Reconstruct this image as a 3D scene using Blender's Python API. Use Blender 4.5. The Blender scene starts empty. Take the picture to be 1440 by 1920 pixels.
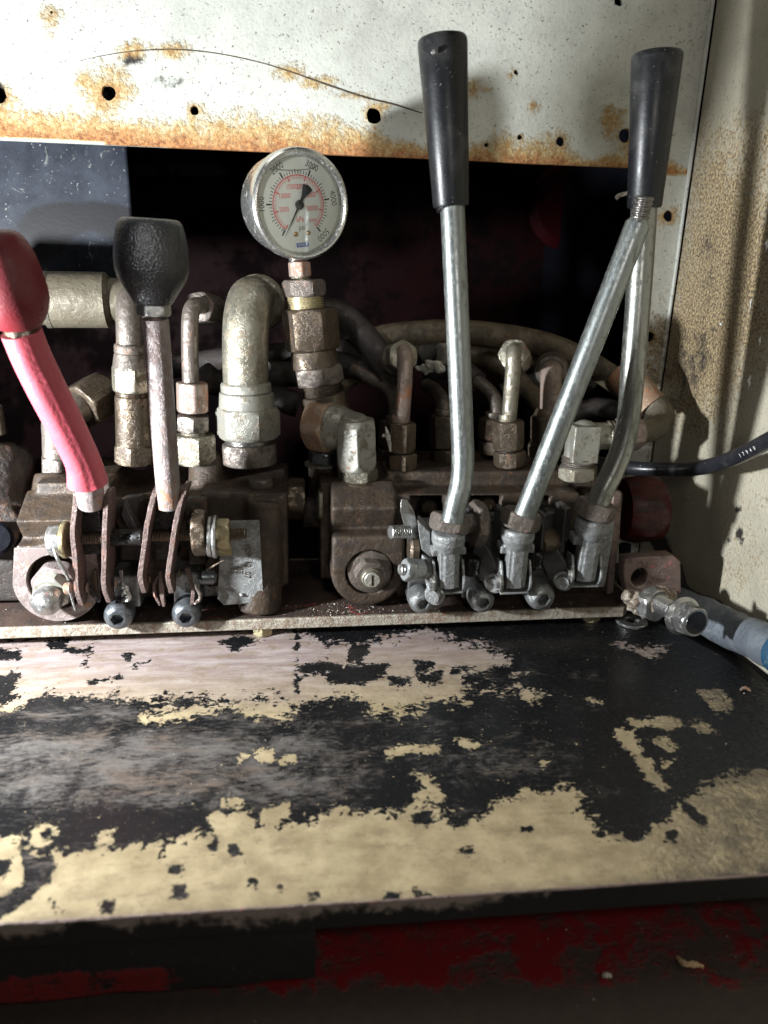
import bpy, bmesh, math, random
import numpy as np
from mathutils import Vector, Matrix, noise as mnoise
random.seed(7)
S = bpy.context.scene
C = S.collection

# ------------------------------------------------------------------ camera
F, CX, CY = 1387.0, 720.0, 960.0        # focal length and centre, in pixels of a 1440x1920 frame
PITCH, YAW, ROLL = math.radians(18), math.radians(7), math.radians(1.5)
ROT = Matrix.Rotation(-YAW, 3, 'Z') @ Matrix.Rotation(math.pi/2-PITCH, 3, 'X') @ Matrix.Rotation(ROLL, 3, 'Z')
CO = Vector((0, 0, .214))
cam = bpy.data.cameras.new('camera'); camo = bpy.data.objects.new('camera', cam); C.objects.link(camo)
cam.sensor_fit = 'VERTICAL'; cam.sensor_height = 36; cam.lens = F/1920*36
camo.matrix_world = Matrix.Translation(CO) @ ROT.to_4x4()
cam.clip_start = .01; cam.clip_end = 20
cam.dof.use_dof = True; cam.dof.focus_distance = .435; cam.dof.aperture_fstop = 8.5
S.camera = camo

# ------------------------------------------------------------------ light
W = bpy.data.worlds.new('World'); S.world = W; W.use_nodes = True
W.node_tree.nodes['Background'].inputs[0].default_value = (.70, .74, .85, 1)
W.node_tree.nodes['Background'].inputs[1].default_value = .03
def lamp(name, loc, target, power, size, col):
    l = bpy.data.lights.new(name, 'AREA'); l.shape = 'DISK'; l.size = size; l.energy = power; l.color = col
    o = bpy.data.objects.new(name, l); C.objects.link(o); o.location = loc
    o.rotation_euler = (Vector(target)-Vector(loc)).to_track_quat('-Z', 'Y').to_euler()
    return o
lamp('work_lamp', (-.31, .273, .128), (.05, .44, .18), 5.7, .030, (.93, .97, 1))
lamp('phone_lamp', (.09, -.03, .26), (.02, .44, .18), .28, .04, (1, .95, .88))
lamp('overhead_fill', (-.15, .10, 1.25), (.05, .4, .1), 1.6, .5, (1, .95, .86))  # added soft fill from overhead, lifts the top surfaces
sp_l = bpy.data.lights.new('gauge_fill_spot', 'SPOT'); sp_l.energy = 4.2; sp_l.spot_size = math.radians(25); sp_l.spot_blend = .9; sp_l.shadow_soft_size = .014; sp_l.color = (.97, .98, 1)  # added narrow spot that brightens the gauge dial
sp_o = bpy.data.objects.new('gauge_fill_spot', sp_l); C.objects.link(sp_o); sp_o.location = (-.15, .0, .30)
sp_o.rotation_euler = (Vector((-.005, .47, .245))-Vector((-.15, .0, .30))).to_track_quat('-Z', 'Y').to_euler()
S.view_settings.view_transform = 'Standard'; S.view_settings.look = 'None'
S.view_settings.exposure = 0.0; S.view_settings.gamma = 1
S.render.engine = 'CYCLES'

# ------------------------------------------------------------------ photo pixel -> world
def ray(px, py): return ROT @ Vector(((px-CX)/F, -(py-CY)/F, -1))
def A(px, py, Y): d = ray(px, py); return CO+d*((Y-CO.y)/d.y)
def AZ(px, py, Z): d = ray(px, py); return CO+d*((Z-CO.z)/d.z)
def AX(px, py, X): d = ray(px, py); return CO+d*((X-CO.x)/d.x)
RI = ROT.transposed()
def depth(p): return -(RI @ (Vector(p)-CO)).z
def PR(px, p): return px*depth(p)/F      # pixels -> metres at point p
Rn = np.array([list(r) for r in ROT])
def pixels(co):
    q = (co-np.array(CO)) @ Rn
    return CX+F*q[:, 0]/-q[:, 2], CY-F*q[:, 1]/-q[:, 2]

# ------------------------------------------------------------------ materials
def newmat(name):
    m = bpy.data.materials.new(name); m.use_nodes = True
    nt = m.node_tree; b = nt.nodes['Principled BSDF']
    return m, nt, b
def N(nt, typ, **kw):
    n = nt.nodes.new(typ)
    for k, v in kw.items():
        if k in n.inputs.keys() if isinstance(k, str) else False: n.inputs[k].default_value = v
        else: setattr(n, k, v)
    return n
def noi(nt, vec, scale, detail=6, rough=.6, dist=0):
    n = nt.nodes.new('ShaderNodeTexNoise'); n.inputs['Scale'].default_value = scale
    n.inputs['Detail'].default_value = detail; n.inputs['Roughness'].default_value = rough; n.inputs['Distortion'].default_value = dist
    if vec is not None: nt.links.new(vec, n.inputs['Vector'])
    return n.outputs['Fac']
def ramp(nt, fac, lo, hi, smooth=True):
    n = nt.nodes.new('ShaderNodeMapRange'); n.inputs[1].default_value = lo; n.inputs[2].default_value = hi
    n.interpolation_type = 'SMOOTHSTEP' if smooth else 'LINEAR'
    nt.links.new(fac, n.inputs[0]); return n.outputs[0]
def mixc(nt, fac, a, b):
    n = nt.nodes.new('ShaderNodeMix'); n.data_type = 'RGBA'
    if hasattr(fac, 'node'): nt.links.new(fac, n.inputs[0])
    else: n.inputs[0].default_value = fac
    for s, v in ((6, a), (7, b)):
        if hasattr(v, 'node'): nt.links.new(v, n.inputs[s])
        else: n.inputs[s].default_value = (*v, 1)
    return n.outputs[2]
def mth(nt, op, a, b=None, c=None):
    n = nt.nodes.new('ShaderNodeMath'); n.operation = op
    for i, v in enumerate((a, b, c)):
        if v is None: continue
        if hasattr(v, 'node'): nt.links.new(v, n.inputs[i])
        else: n.inputs[i].default_value = v
    return n.outputs[0]
def coord(nt, sc=(1, 1, 1), off=(0, 0, 0)):
    g = nt.nodes.new('ShaderNodeNewGeometry')
    m = nt.nodes.new('ShaderNodeMapping'); m.inputs['Scale'].default_value = sc; m.inputs['Location'].default_value = off
    nt.links.new(g.outputs['Position'], m.inputs['Vector']); return m.outputs[0]
def bump(nt, b, h, dist, strength=1.0, prev=None):
    n = nt.nodes.new('ShaderNodeBump'); n.inputs['Distance'].default_value = dist; n.inputs['Strength'].default_value = strength
    nt.links.new(h, n.inputs['Height'])
    if prev is not None: nt.links.new(prev, n.inputs['Normal'])
    if b is not None: nt.links.new(n.outputs[0], b.inputs['Normal'])
    return n.outputs[0]
def attr(nt, name):
    n = nt.nodes.new('ShaderNodeAttribute'); n.attribute_name = name; return n.outputs['Fac']

def metal(name, base, dirt, rust=(.20, .075, .03), met=.8, rough=.4, dirt_amt=.4, rust_amt=.1, scale=160, bmp=.00015, stretch=(1, 1, 1), spec=.5, grain=.0):
    """worn metal: a base colour, blotches of dirt, specks of rust, a fine relief"""
    m, nt, b = newmat(name)
    v = coord(nt, stretch, (random.random(), random.random(), 0))
    n1 = noi(nt, v, scale, 8, .65, .3); n2 = noi(nt, v, scale*3.1, 6, .7); n3 = noi(nt, v, scale*.45, 5, .6, .6)
    dmask = ramp(nt, mth(nt, 'ADD', mth(nt, 'MULTIPLY', n1, .6), mth(nt, 'MULTIPLY', n2, .4)), .62-dirt_amt*.35, .72-dirt_amt*.35)
    rmask = ramp(nt, mth(nt, 'ADD', mth(nt, 'MULTIPLY', n3, .6), mth(nt, 'MULTIPLY', n2, .4)), .66-rust_amt*.32, .73-rust_amt*.32)
    col = mixc(nt, n2, tuple(c*(.78-grain) for c in base), tuple(min(1, c*(1.22+grain)) for c in base))
    col = mixc(nt, mth(nt, 'MULTIPLY', dmask, .85), col, dirt)
    col = mixc(nt, mth(nt, 'MULTIPLY', rmask, .9), col, rust)
    nt.links.new(col, b.inputs['Base Color'])
    mm = mth(nt, 'MULTIPLY', mth(nt, 'SUBTRACT', 1, mth(nt, 'MULTIPLY', dmask, .55)), mth(nt, 'SUBTRACT', 1, mth(nt, 'MULTIPLY', rmask, .9)))
    nt.links.new(mth(nt, 'MULTIPLY', mm, met), b.inputs['Metallic'])
    r = mth(nt, 'ADD', mth(nt, 'MULTIPLY', n2, .25), rough-.12)
    r = mth(nt, 'ADD', r, mth(nt, 'MULTIPLY', mth(nt, 'MAXIMUM', dmask, rmask), .2))
    nt.links.new(r, b.inputs['Roughness'])
    b.inputs['Specular IOR Level'].default_value = spec
    h = mth(nt, 'ADD', n2, mth(nt, 'MULTIPLY', mth(nt, 'MAXIMUM', dmask, rmask), .6))
    p = bump(nt, None, h, bmp, .7)
    bump(nt, b, n1, bmp*3, .6, p)
    return m

M = {}
M['cast'] = metal('grimy_cast_iron', (.068, .048, .033), (.028, .02, .015), (.12, .055, .028), .35, .38, .5, .28, 90, .0003)
M['cast_red'] = metal('grimy_cast_iron_red', (.11, .07, .05), (.04, .03, .022), (.25, .05, .035), .3, .5, .5, .45, 80, .0004)
M['cast_far'] = metal('dark_cast_iron', (.04, .03, .024), (.015, .012, .01), (.09, .04, .02), .3, .5, .5, .35, 80, .0005)
M['cast_pale'] = metal('bare_cast_iron', (.23, .19, .18), (.12, .092, .085), (.28, .14, .06), .25, .5, .55, .2, 120, .0003)
M['zinc'] = metal('dull_zinc', (.26, .245, .195), (.14, .112, .076), (.26, .11, .05), .75, .36, .40, .16, 150, .0002)
M['orange_rust'] = metal('orange_stained_zinc', (.38, .29, .22), (.27, .16, .095), (.38, .16, .075), .35, .42, .5, .4, 120, .0002)
M['zinc_light'] = metal('pale_zinc', (.33, .325, .285), (.15, .125, .088), (.48, .22, .11), .55, .42, .38, .22, 130, .0002)
M['zinc_brown'] = metal('brown_zinc', (.165, .14, .12), (.065, .054, .046), (.17, .09, .06), .6, .38, .4, .3, 150, .0002)
M['zinc_dark'] = metal('dark_oily_steel', (.11, .085, .06), (.05, .036, .026), (.16, .07, .035), .7, .33, .4, .25, 150, .0002)
M['copper_rust'] = metal('pink_rusty_zinc', (.30, .235, .20), (.17, .12, .095), (.34, .15, .075), .4, .42, .4, .4, 120, .0002)
M['rod'] = metal('lever_zinc', (.25, .27, .265), (.155, .16, .14), (.20, .16, .10), .9, .36, .34, .10, 330, .00003, (1, 1, .5))
M['rod_dark'] = metal('lever_zinc_worn', (.25, .255, .235), (.14, .135, .11), (.20, .16, .10), .9, .33, .34, .10, 330, .00003, (1, 1, .5))
M['rod_rust'] = metal('rust_speckled_rod', (.30, .26, .255), (.22, .16, .14), (.33, .15, .07), .45, .5, .42, .36, 210, .0003, (1, 1, .6), grain=.1)
M['plate_rust'] = metal('rusty_fork_edge', (.15, .105, .095), (.11, .075, .065), (.27, .13, .09), .4, .42, .45, .35, 260, .0004, grain=.1)
M['alu'] = metal('grey_cast_alloy', (.27, .28, .28), (.13, .13, .125), (.24, .18, .10), .55, .45, .42, .06, 150, .0003)
M['alu_dark'] = metal('oily_alloy', (.10, .10, .10), (.05, .05, .05), (.12, .09, .06), .6, .33, .42, .06, 150, .0002)
M['steel'] = metal('bright_steel', (.38, .38, .37), (.2, .19, .18), (.3, .18, .09), .9, .3, .3, .06, 190, .00012)
M['black_oxide'] = metal('black_oxide_steel', (.15, .165, .18), (.07, .075, .08), (.15, .10, .06), .8, .30, .3, .04, 150, .0001)
M['steel_dark'] = metal('grimy_steel', (.27, .28, .28), (.12, .12, .115), (.15, .10, .06), .75, .32, .4, .05, 150, .0002)
M['thread'] = metal('dark_thread_steel', (.19, .18, .17), (.08, .07, .06), (.16, .10, .06), .85, .3, .3, .1, 200, .0001)
M['gold'] = metal('yellow_passivated_zinc', (.38, .33, .20), (.33, .26, .13), (.3, .18, .09), .75, .35, .3, .06, 190, .0001)
M['strip'] = metal('base_plate_steel', (.36, .33, .27), (.20, .14, .10), (.23, .10, .055), .35, .5, .45, .28, 240, .0004, grain=.12)
M['strip_top'] = metal('base_plate_top', (.075, .05, .04), (.03, .022, .018), (.30, .045, .04), .2, .42, .5, .22, 70, .0003)
M['hose'] = metal('oily_rubber_hose', (.125, .098, .062), (.06, .045, .03), (.20, .11, .065), .0, .45, .45, .12, 60, .0004)
M['hose_dark'] = metal('dark_rubber_hose', (.040, .033, .030), (.020, .017, .016), (.07, .045, .035), .0, .45, .45, .1, 60, .0003)
M['pipe_olive'] = metal('olive_pipe', (.135, .118, .085), (.085, .07, .045), (.14, .075, .045), .3, .42, .45, .12, 100, .0003)
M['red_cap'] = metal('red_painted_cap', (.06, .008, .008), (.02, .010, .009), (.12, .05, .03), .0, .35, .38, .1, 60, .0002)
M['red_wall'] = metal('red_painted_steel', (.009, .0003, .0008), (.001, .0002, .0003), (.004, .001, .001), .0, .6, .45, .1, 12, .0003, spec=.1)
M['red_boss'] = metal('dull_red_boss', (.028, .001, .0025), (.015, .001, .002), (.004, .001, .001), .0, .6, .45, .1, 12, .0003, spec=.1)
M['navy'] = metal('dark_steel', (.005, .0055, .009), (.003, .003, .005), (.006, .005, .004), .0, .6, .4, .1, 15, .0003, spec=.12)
M['blackhole'] = metal('dark_grease', (.008, .007, .006), (.004, .004, .004), (.02, .012, .008), .0, .25, .4, .1, 90, .0003)
M['cloth'] = metal('white_rag', (.62, .60, .56), (.35, .32, .28), (.4, .3, .25), 0, .8, .4, .1, 260, .0006)
M['bluehose'] = metal('dusty_blue_hose', (.13, .145, .165), (.08, .092, .11), (.04, .13, .24), 0, .55, .42, .22, 55, .0006, grain=.1)
M['blue'] = metal('blue_sleeve', (.015, .06, .11), (.10, .13, .16), (.2, .22, .25), 0, .5, .3, .1, 120, .0002)
M['weld'] = metal('weld_spatter', (.46, .40, .33), (.20, .14, .10), (.42, .18, .10), .5, .38, .45, .36, 210, .0012)
M['bracket'] = metal('bracket_steel', (.22, .16, .14), (.10, .07, .06), (.38, .11, .11), .35, .4, .42, .3, 110, .0004)

def plain(name, col, rough=.5, met=0, bscale=None, bd=.0001, spec=.5, coat=0, speck=None, rv=.3):
    m, nt, b = newmat(name)
    b.inputs['Roughness'].default_value = rough; b.inputs['Metallic'].default_value = met
    b.inputs['Specular IOR Level'].default_value = spec; b.inputs['Coat Weight'].default_value = coat
    v = coord(nt)
    n = noi(nt, v, 60, 6, .65)
    c = mixc(nt, n, tuple(x*.8 for x in col), tuple(min(1, x*1.2) for x in col))
    if speck:
        sp = ramp(nt, noi(nt, v, 900, 2, .5), .70, .74)
        c = mixc(nt, mth(nt, 'MULTIPLY', sp, .8), c, speck)
        sm = ramp(nt, noi(nt, v, 45, 5, .6, .8), .5, .7)
        c = mixc(nt, mth(nt, 'MULTIPLY', sm, .35), c, tuple(x*.35 for x in speck))
    nt.links.new(c, b.inputs['Base Color'])
    nt.links.new(mth(nt, 'ADD', mth(nt, 'MULTIPLY', noi(nt, v, 150, 5, .6), rv), rough-rv/2), b.inputs['Roughness'])
    if bscale: bump(nt, b, noi(nt, v, bscale, 3, .5), bd)
    return m
M['grip'] = plain('black_plastic_grip', (.0065, .007, .0085), .38, 0, 700, .00006, .35, 0, (.22, .22, .21))
M['ball'] = plain('pebbled_black_plastic', (.008, .0085, .010), .30, 0, 950, .00065, .75, rv=.05)
M['rubber_black'] = plain('glossy_black_rubber', (.006, .006, .007), .22, 0, 200, .0003)
M['cable'] = plain('black_cable_sheath', (.014, .015, .019), .33, 0, 300, .0001, .5, 0, (.25, .25, .25))
M['red_ball'] = plain('red_plastic_knob', (.13, .006, .011), .5, 0, 900, .0002)
M['red_tube'] = plain('red_rubber_sleeve', (.44, .07, .095), .5, 0, 500, .0002, .5, 0, (.75, .25, .28))
M['white_print'] = plain('white_print', (.75, .75, .72), .6)
M['black_print'] = plain('black_print', (.02, .02, .022), .6)
M['red_print'] = plain('red_print', (.75, .05, .06), .6)
M['blue_print'] = plain('blue_print', (.03, .09, .45), .6)
M['dial'] = plain('dial_enamel', (.86, .87, .82), .5)
M['brass'] = plain('brass', (.45, .26, .10), .35, .9)
M['chip_cream'] = plain('paint_chip', (.62, .42, .24), .6, 0, 300, .0005)
M['crumb'] = plain('crumb', (.55, .52, .42), .7)

# gauge steel: clean and polished
M['bezel'] = metal('polished_bezel', (.60, .60, .57), (.45, .44, .40), (.4, .36, .25), .92, .24, .2, .02, 150, .000012)
m, nt, b = newmat('gauge_glass'); nt.nodes.remove(b)
tr = nt.nodes.new('ShaderNodeBsdfTransparent'); gl = nt.nodes.new('ShaderNodeBsdfGlossy'); gl.inputs['Roughness'].default_value = .04
fr = nt.nodes.new('ShaderNodeFresnel'); fr.inputs['IOR'].default_value = 1.45; mx = nt.nodes.new('ShaderNodeMixShader')
tr.inputs[0].default_value = (.96, .97, .95, 1)
nt.links.new(fr.outputs[0], mx.inputs[0]); nt.links.new(tr.outputs[0], mx.inputs[1]); nt.links.new(gl.outputs[0], mx.inputs[2])
nt.links.new(mx.outputs[0], nt.nodes['Material Output'].inputs[0]); M['glass'] = m

# --- shelf: cream and pink paint flaking off black steel, attributes 'paint', 'pink', 'smear'
def shelf_mat():
    m, nt, b = newmat('flaking_shelf_paint')
    v = coord(nt, (1, 1.15, 1)); vs = coord(nt, (.5, 1.2, 1))
    big = noi(nt, v, 95, 12, .62, .25); fine = noi(nt, v, 420, 8, .62)
    mid = noi(nt, v, 210, 10, .6, .8)
    edge = mth(nt, 'ADD', mth(nt, 'MULTIPLY', mth(nt, 'SUBTRACT', big, .5), 3.2), mth(nt, 'MULTIPLY', mth(nt, 'SUBTRACT', fine, .5), 2.2))
    edge = mth(nt, 'ADD', edge, mth(nt, 'MULTIPLY', mth(nt, 'SUBTRACT', mid, .5), 3.2))
    edge = mth(nt, 'ADD', edge, mth(nt, 'MULTIPLY', mth(nt, 'SUBTRACT', noi(nt, v, 900, 6, .6), .5), 1.5))
    f = mth(nt, 'ADD', attr(nt, 'paint'), edge)
    spk = ramp(nt, noi(nt, v, 800, 2, .5), .705, .72)
    spk2 = ramp(nt, noi(nt, v, 300, 4, .55), .715, .725)
    mask = ramp(nt, f, -.02, .03)
    mask = mth(nt, 'MAXIMUM', mask, mth(nt, 'MAXIMUM', mth(nt, 'MULTIPLY', spk, .8), spk2))
    # bare steel colours
    s1 = noi(nt, coord(nt, (.7, 1.1, 1)), 52, 15, .84, .5); s2 = noi(nt, coord(nt, (.35, 1.3, 1)), 420, 10, .8, .2)
    smear = attr(nt, 'smear')
    sm = ramp(nt, mth(nt, 'ADD', mth(nt, 'MULTIPLY', mth(nt, 'SUBTRACT', s1, .5), 4.2), mth(nt, 'ADD', smear, mth(nt, 'MULTIPLY', mth(nt, 'SUBTRACT', s2, .5), 2.6))), .15, 1.25)
    bare = mixc(nt, sm, (.007, .0072, .008), (.115, .105, .097))
    warm = ramp(nt, noi(nt, vs, 40, 10, .75, .4), .46, .64)
    bare = mixc(nt, mth(nt, 'MULTIPLY', warm, mth(nt, 'MULTIPLY', sm, .6)), bare, (.13, .085, .055))
    b.inputs['Specular IOR Level'].default_value = .32
    # paint colours
    c = mixc(nt, ramp(nt, noi(nt, v, 60, 8, .65), .3, .7), (.25, .197, .112), (.395, .322, .195))
    str_ = ramp(nt, noi(nt, coord(nt, (.25, 1.6, 1)), 120, 8, .7, .4), .35, .7)
    pk = mixc(nt, str_, (.225, .17, .162), (.36, .31, .295))
    c = mixc(nt, attr(nt, 'pink'), c, pk)
    c = mixc(nt, mth(nt, 'MULTIPLY', ramp(nt, noi(nt, coord(nt, (.75, 1.2, 1)), 110, 12, .78), .47, .66), .75), c, (.19, .14, .085))
    dirt = mth(nt, 'MULTIPLY', attr(nt, 'dirt'), ramp(nt, noi(nt, v, 75, 10, .7), .3, .6))
    c = mixc(nt, dirt, c, (.085, .07, .05))
    c = mixc(nt, mth(nt, 'MULTIPLY', ramp(nt, noi(nt, v, 650, 6, .7), .56, .68), .6), c, (.12, .09, .065))
    col = mixc(nt, mask, bare, c)
    nt.links.new(col, b.inputs['Base Color'])
    rb = mth(nt, 'ADD', .22, mth(nt, 'MULTIPLY', sm, .3)); rb = mth(nt, 'ADD', rb, mth(nt, 'MULTIPLY', fine, .12))
    rough = mth(nt, 'ADD', mth(nt, 'MULTIPLY', mask, .25), rb)
    nt.links.new(rough, b.inputs['Roughness'])
    p = bump(nt, None, ramp(nt, f, -.25, .12), .0009, 1.0)
    p = bump(nt, None, fine, .0003, .5, p)
    lumps = mth(nt, 'MULTIPLY', attr(nt, 'lump'), noi(nt, v, 300, 5, .6))
    p = bump(nt, None, lumps, .0022, 1, p)
    bump(nt, b, noi(nt, v, 14, 4, .5), .0025, .5, p)
    return m
M['shelf'] = shelf_mat()

# --- white panel: attributes 'rust', 'grime'
def panel_mat(name, white=(.59, .60, .54), lumpy=.0004):
    m, nt, b = newmat(name)
    v = coord(nt)
    n1 = noi(nt, v, 70, 12, .68, .2); n2 = noi(nt, v, 380, 8, .65)
    e = mth(nt, 'ADD', mth(nt, 'MULTIPLY', mth(nt, 'SUBTRACT', n1, .5), 2.6), mth(nt, 'MULTIPLY', mth(nt, 'SUBTRACT', n2, .5), 1.5))
    rf = mth(nt, 'ADD', attr(nt, 'rust'), e)
    rm = ramp(nt, rf, -.25, .75); deep = ramp(nt, rf, .35, 1.5)
    w = mixc(nt, ramp(nt, noi(nt, v, 35, 8, .6), .3, .7), tuple(x*.86 for x in white), tuple(min(1, x*1.1) for x in white))
    w = mixc(nt, mth(nt, 'MULTIPLY', ramp(nt, n2, .54, .66), .28), w, (.28, .25, .2))
    pits = ramp(nt, noi(nt, v, 620, 3, .5), .665, .70)
    w = mixc(nt, mth(nt, 'MULTIPLY', pits, .75), w, (.10, .08, .065))
    yel = mixc(nt, ramp(nt, noi(nt, v, 480, 5, .6), .4, .62), (.40, .26, .10), (.62, .48, .24))
    org = mixc(nt, ramp(nt, noi(nt, v, 520, 6, .7), .38, .62), (.20, .075, .028), (.47, .215, .075))
    c = mixc(nt, rm, w, yel); c = mixc(nt, deep, c, org)
    g = attr(nt, 'grime')
    gm = ramp(nt, mth(nt, 'ADD', mth(nt, 'MULTIPLY', mth(nt, 'SUBTRACT', n2, .5), 2.4), mth(nt, 'ADD', mth(nt, 'MULTIPLY', mth(nt, 'SUBTRACT', n1, .5), 1.6), g)), .2, 1.0)
    gc = mixc(nt, ramp(nt, noi(nt, v, 560, 6, .65), .40, .62), (.085, .060, .034), (.44, .33, .18))
    c = mixc(nt, mth(nt, 'MULTIPLY', gm, .92), c, gc)
    bk = attr(nt, 'black')
    bm = ramp(nt, mth(nt, 'ADD', bk, mth(nt, 'MULTIPLY', e, .6)), .3, .8)
    c = mixc(nt, bm, c, (.03, .026, .024))
    nt.links.new(c, b.inputs['Base Color'])
    nt.links.new(mth(nt, 'ADD', .42, mth(nt, 'MULTIPLY', rm, .35)), b.inputs['Roughness'])
    p = bump(nt, None, mth(nt, 'MULTIPLY', rm, n2), .0012, 1)
    p = bump(nt, None, noi(nt, v, 520, 4, .55), lumpy, .8, p)
    bump(nt, b, mth(nt, 'SUBTRACT', 1, pits), .0004, .6, p)
    return m
M['panel'] = panel_mat('rusty_white_panel')
M['side'] = panel_mat('grimy_white_wall', (.41, .38, .295), .0012)
def navy_plate():
    m, nt, b = newmat('blue_grey_plate'); v = coord(nt)
    n = noi(nt, v, 50, 9, .7, .4); f = noi(nt, v, 420, 6, .6)
    c = mixc(nt, ramp(nt, n, .3, .7), (.011, .014, .022), (.034, .040, .055))
    c = mixc(nt, ramp(nt, f, .645, .70), c, (.30, .31, .31))
    c = mixc(nt, ramp(nt, noi(nt, v, 80, 10, .7, 1.2), .60, .70), c, (.30, .30, .27))
    g = ramp(nt, mth(nt, 'ADD', attr(nt, 'black'), mth(nt, 'SUBTRACT', n, .5)), .35, .7)
    c = mixc(nt, g, c, (.010, .010, .012))
    nt.links.new(c, b.inputs['Base Color']); b.inputs['Roughness'].default_value = .5; b.inputs['Specular IOR Level'].default_value = .25
    bump(nt, b, f, .00015, .6); return m
M['navy_plate'] = navy_plate()
def floor_mat(name, base, red, scale, thr):
    m, nt, b = newmat(name); v = coord(nt)
    n = noi(nt, v, scale, 10, .68, .5)
    f = noi(nt, v, scale*5, 6, .65)
    mask = ramp(nt, mth(nt, 'ADD', mth(nt, 'ADD', n, mth(nt, 'MULTIPLY', mth(nt, 'SUBTRACT', f, .5), .4)), attr(nt, 'red')), thr-.04, thr+.12)
    c = mixc(nt, mask, mixc(nt, f, tuple(x*.6 for x in base), tuple(x*1.3 for x in base)), mixc(nt, f, tuple(x*.6 for x in red), red))
    c = mixc(nt, ramp(nt, noi(nt, v, scale*8, 3, .5), .735, .76), c, (.35, .27, .18))
    nt.links.new(c, b.inputs['Base Color']); b.inputs['Roughness'].default_value = .6
    bump(nt, b, mth(nt, 'ADD', mask, f), .0006, .8); return m
M['floor'] = floor_mat('red_floor_with_grime', (.070, .052, .042), (.24, .008, .013), 38, .555)
M['lip'] = floor_mat('chipped_lip_paint', (.010, .0095, .009), (.32, .26, .22), 60, .60)
M['block'] = floor_mat('black_block_red_paint', (.020, .019, .018), (.24, .016, .016), 75, .78)

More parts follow.
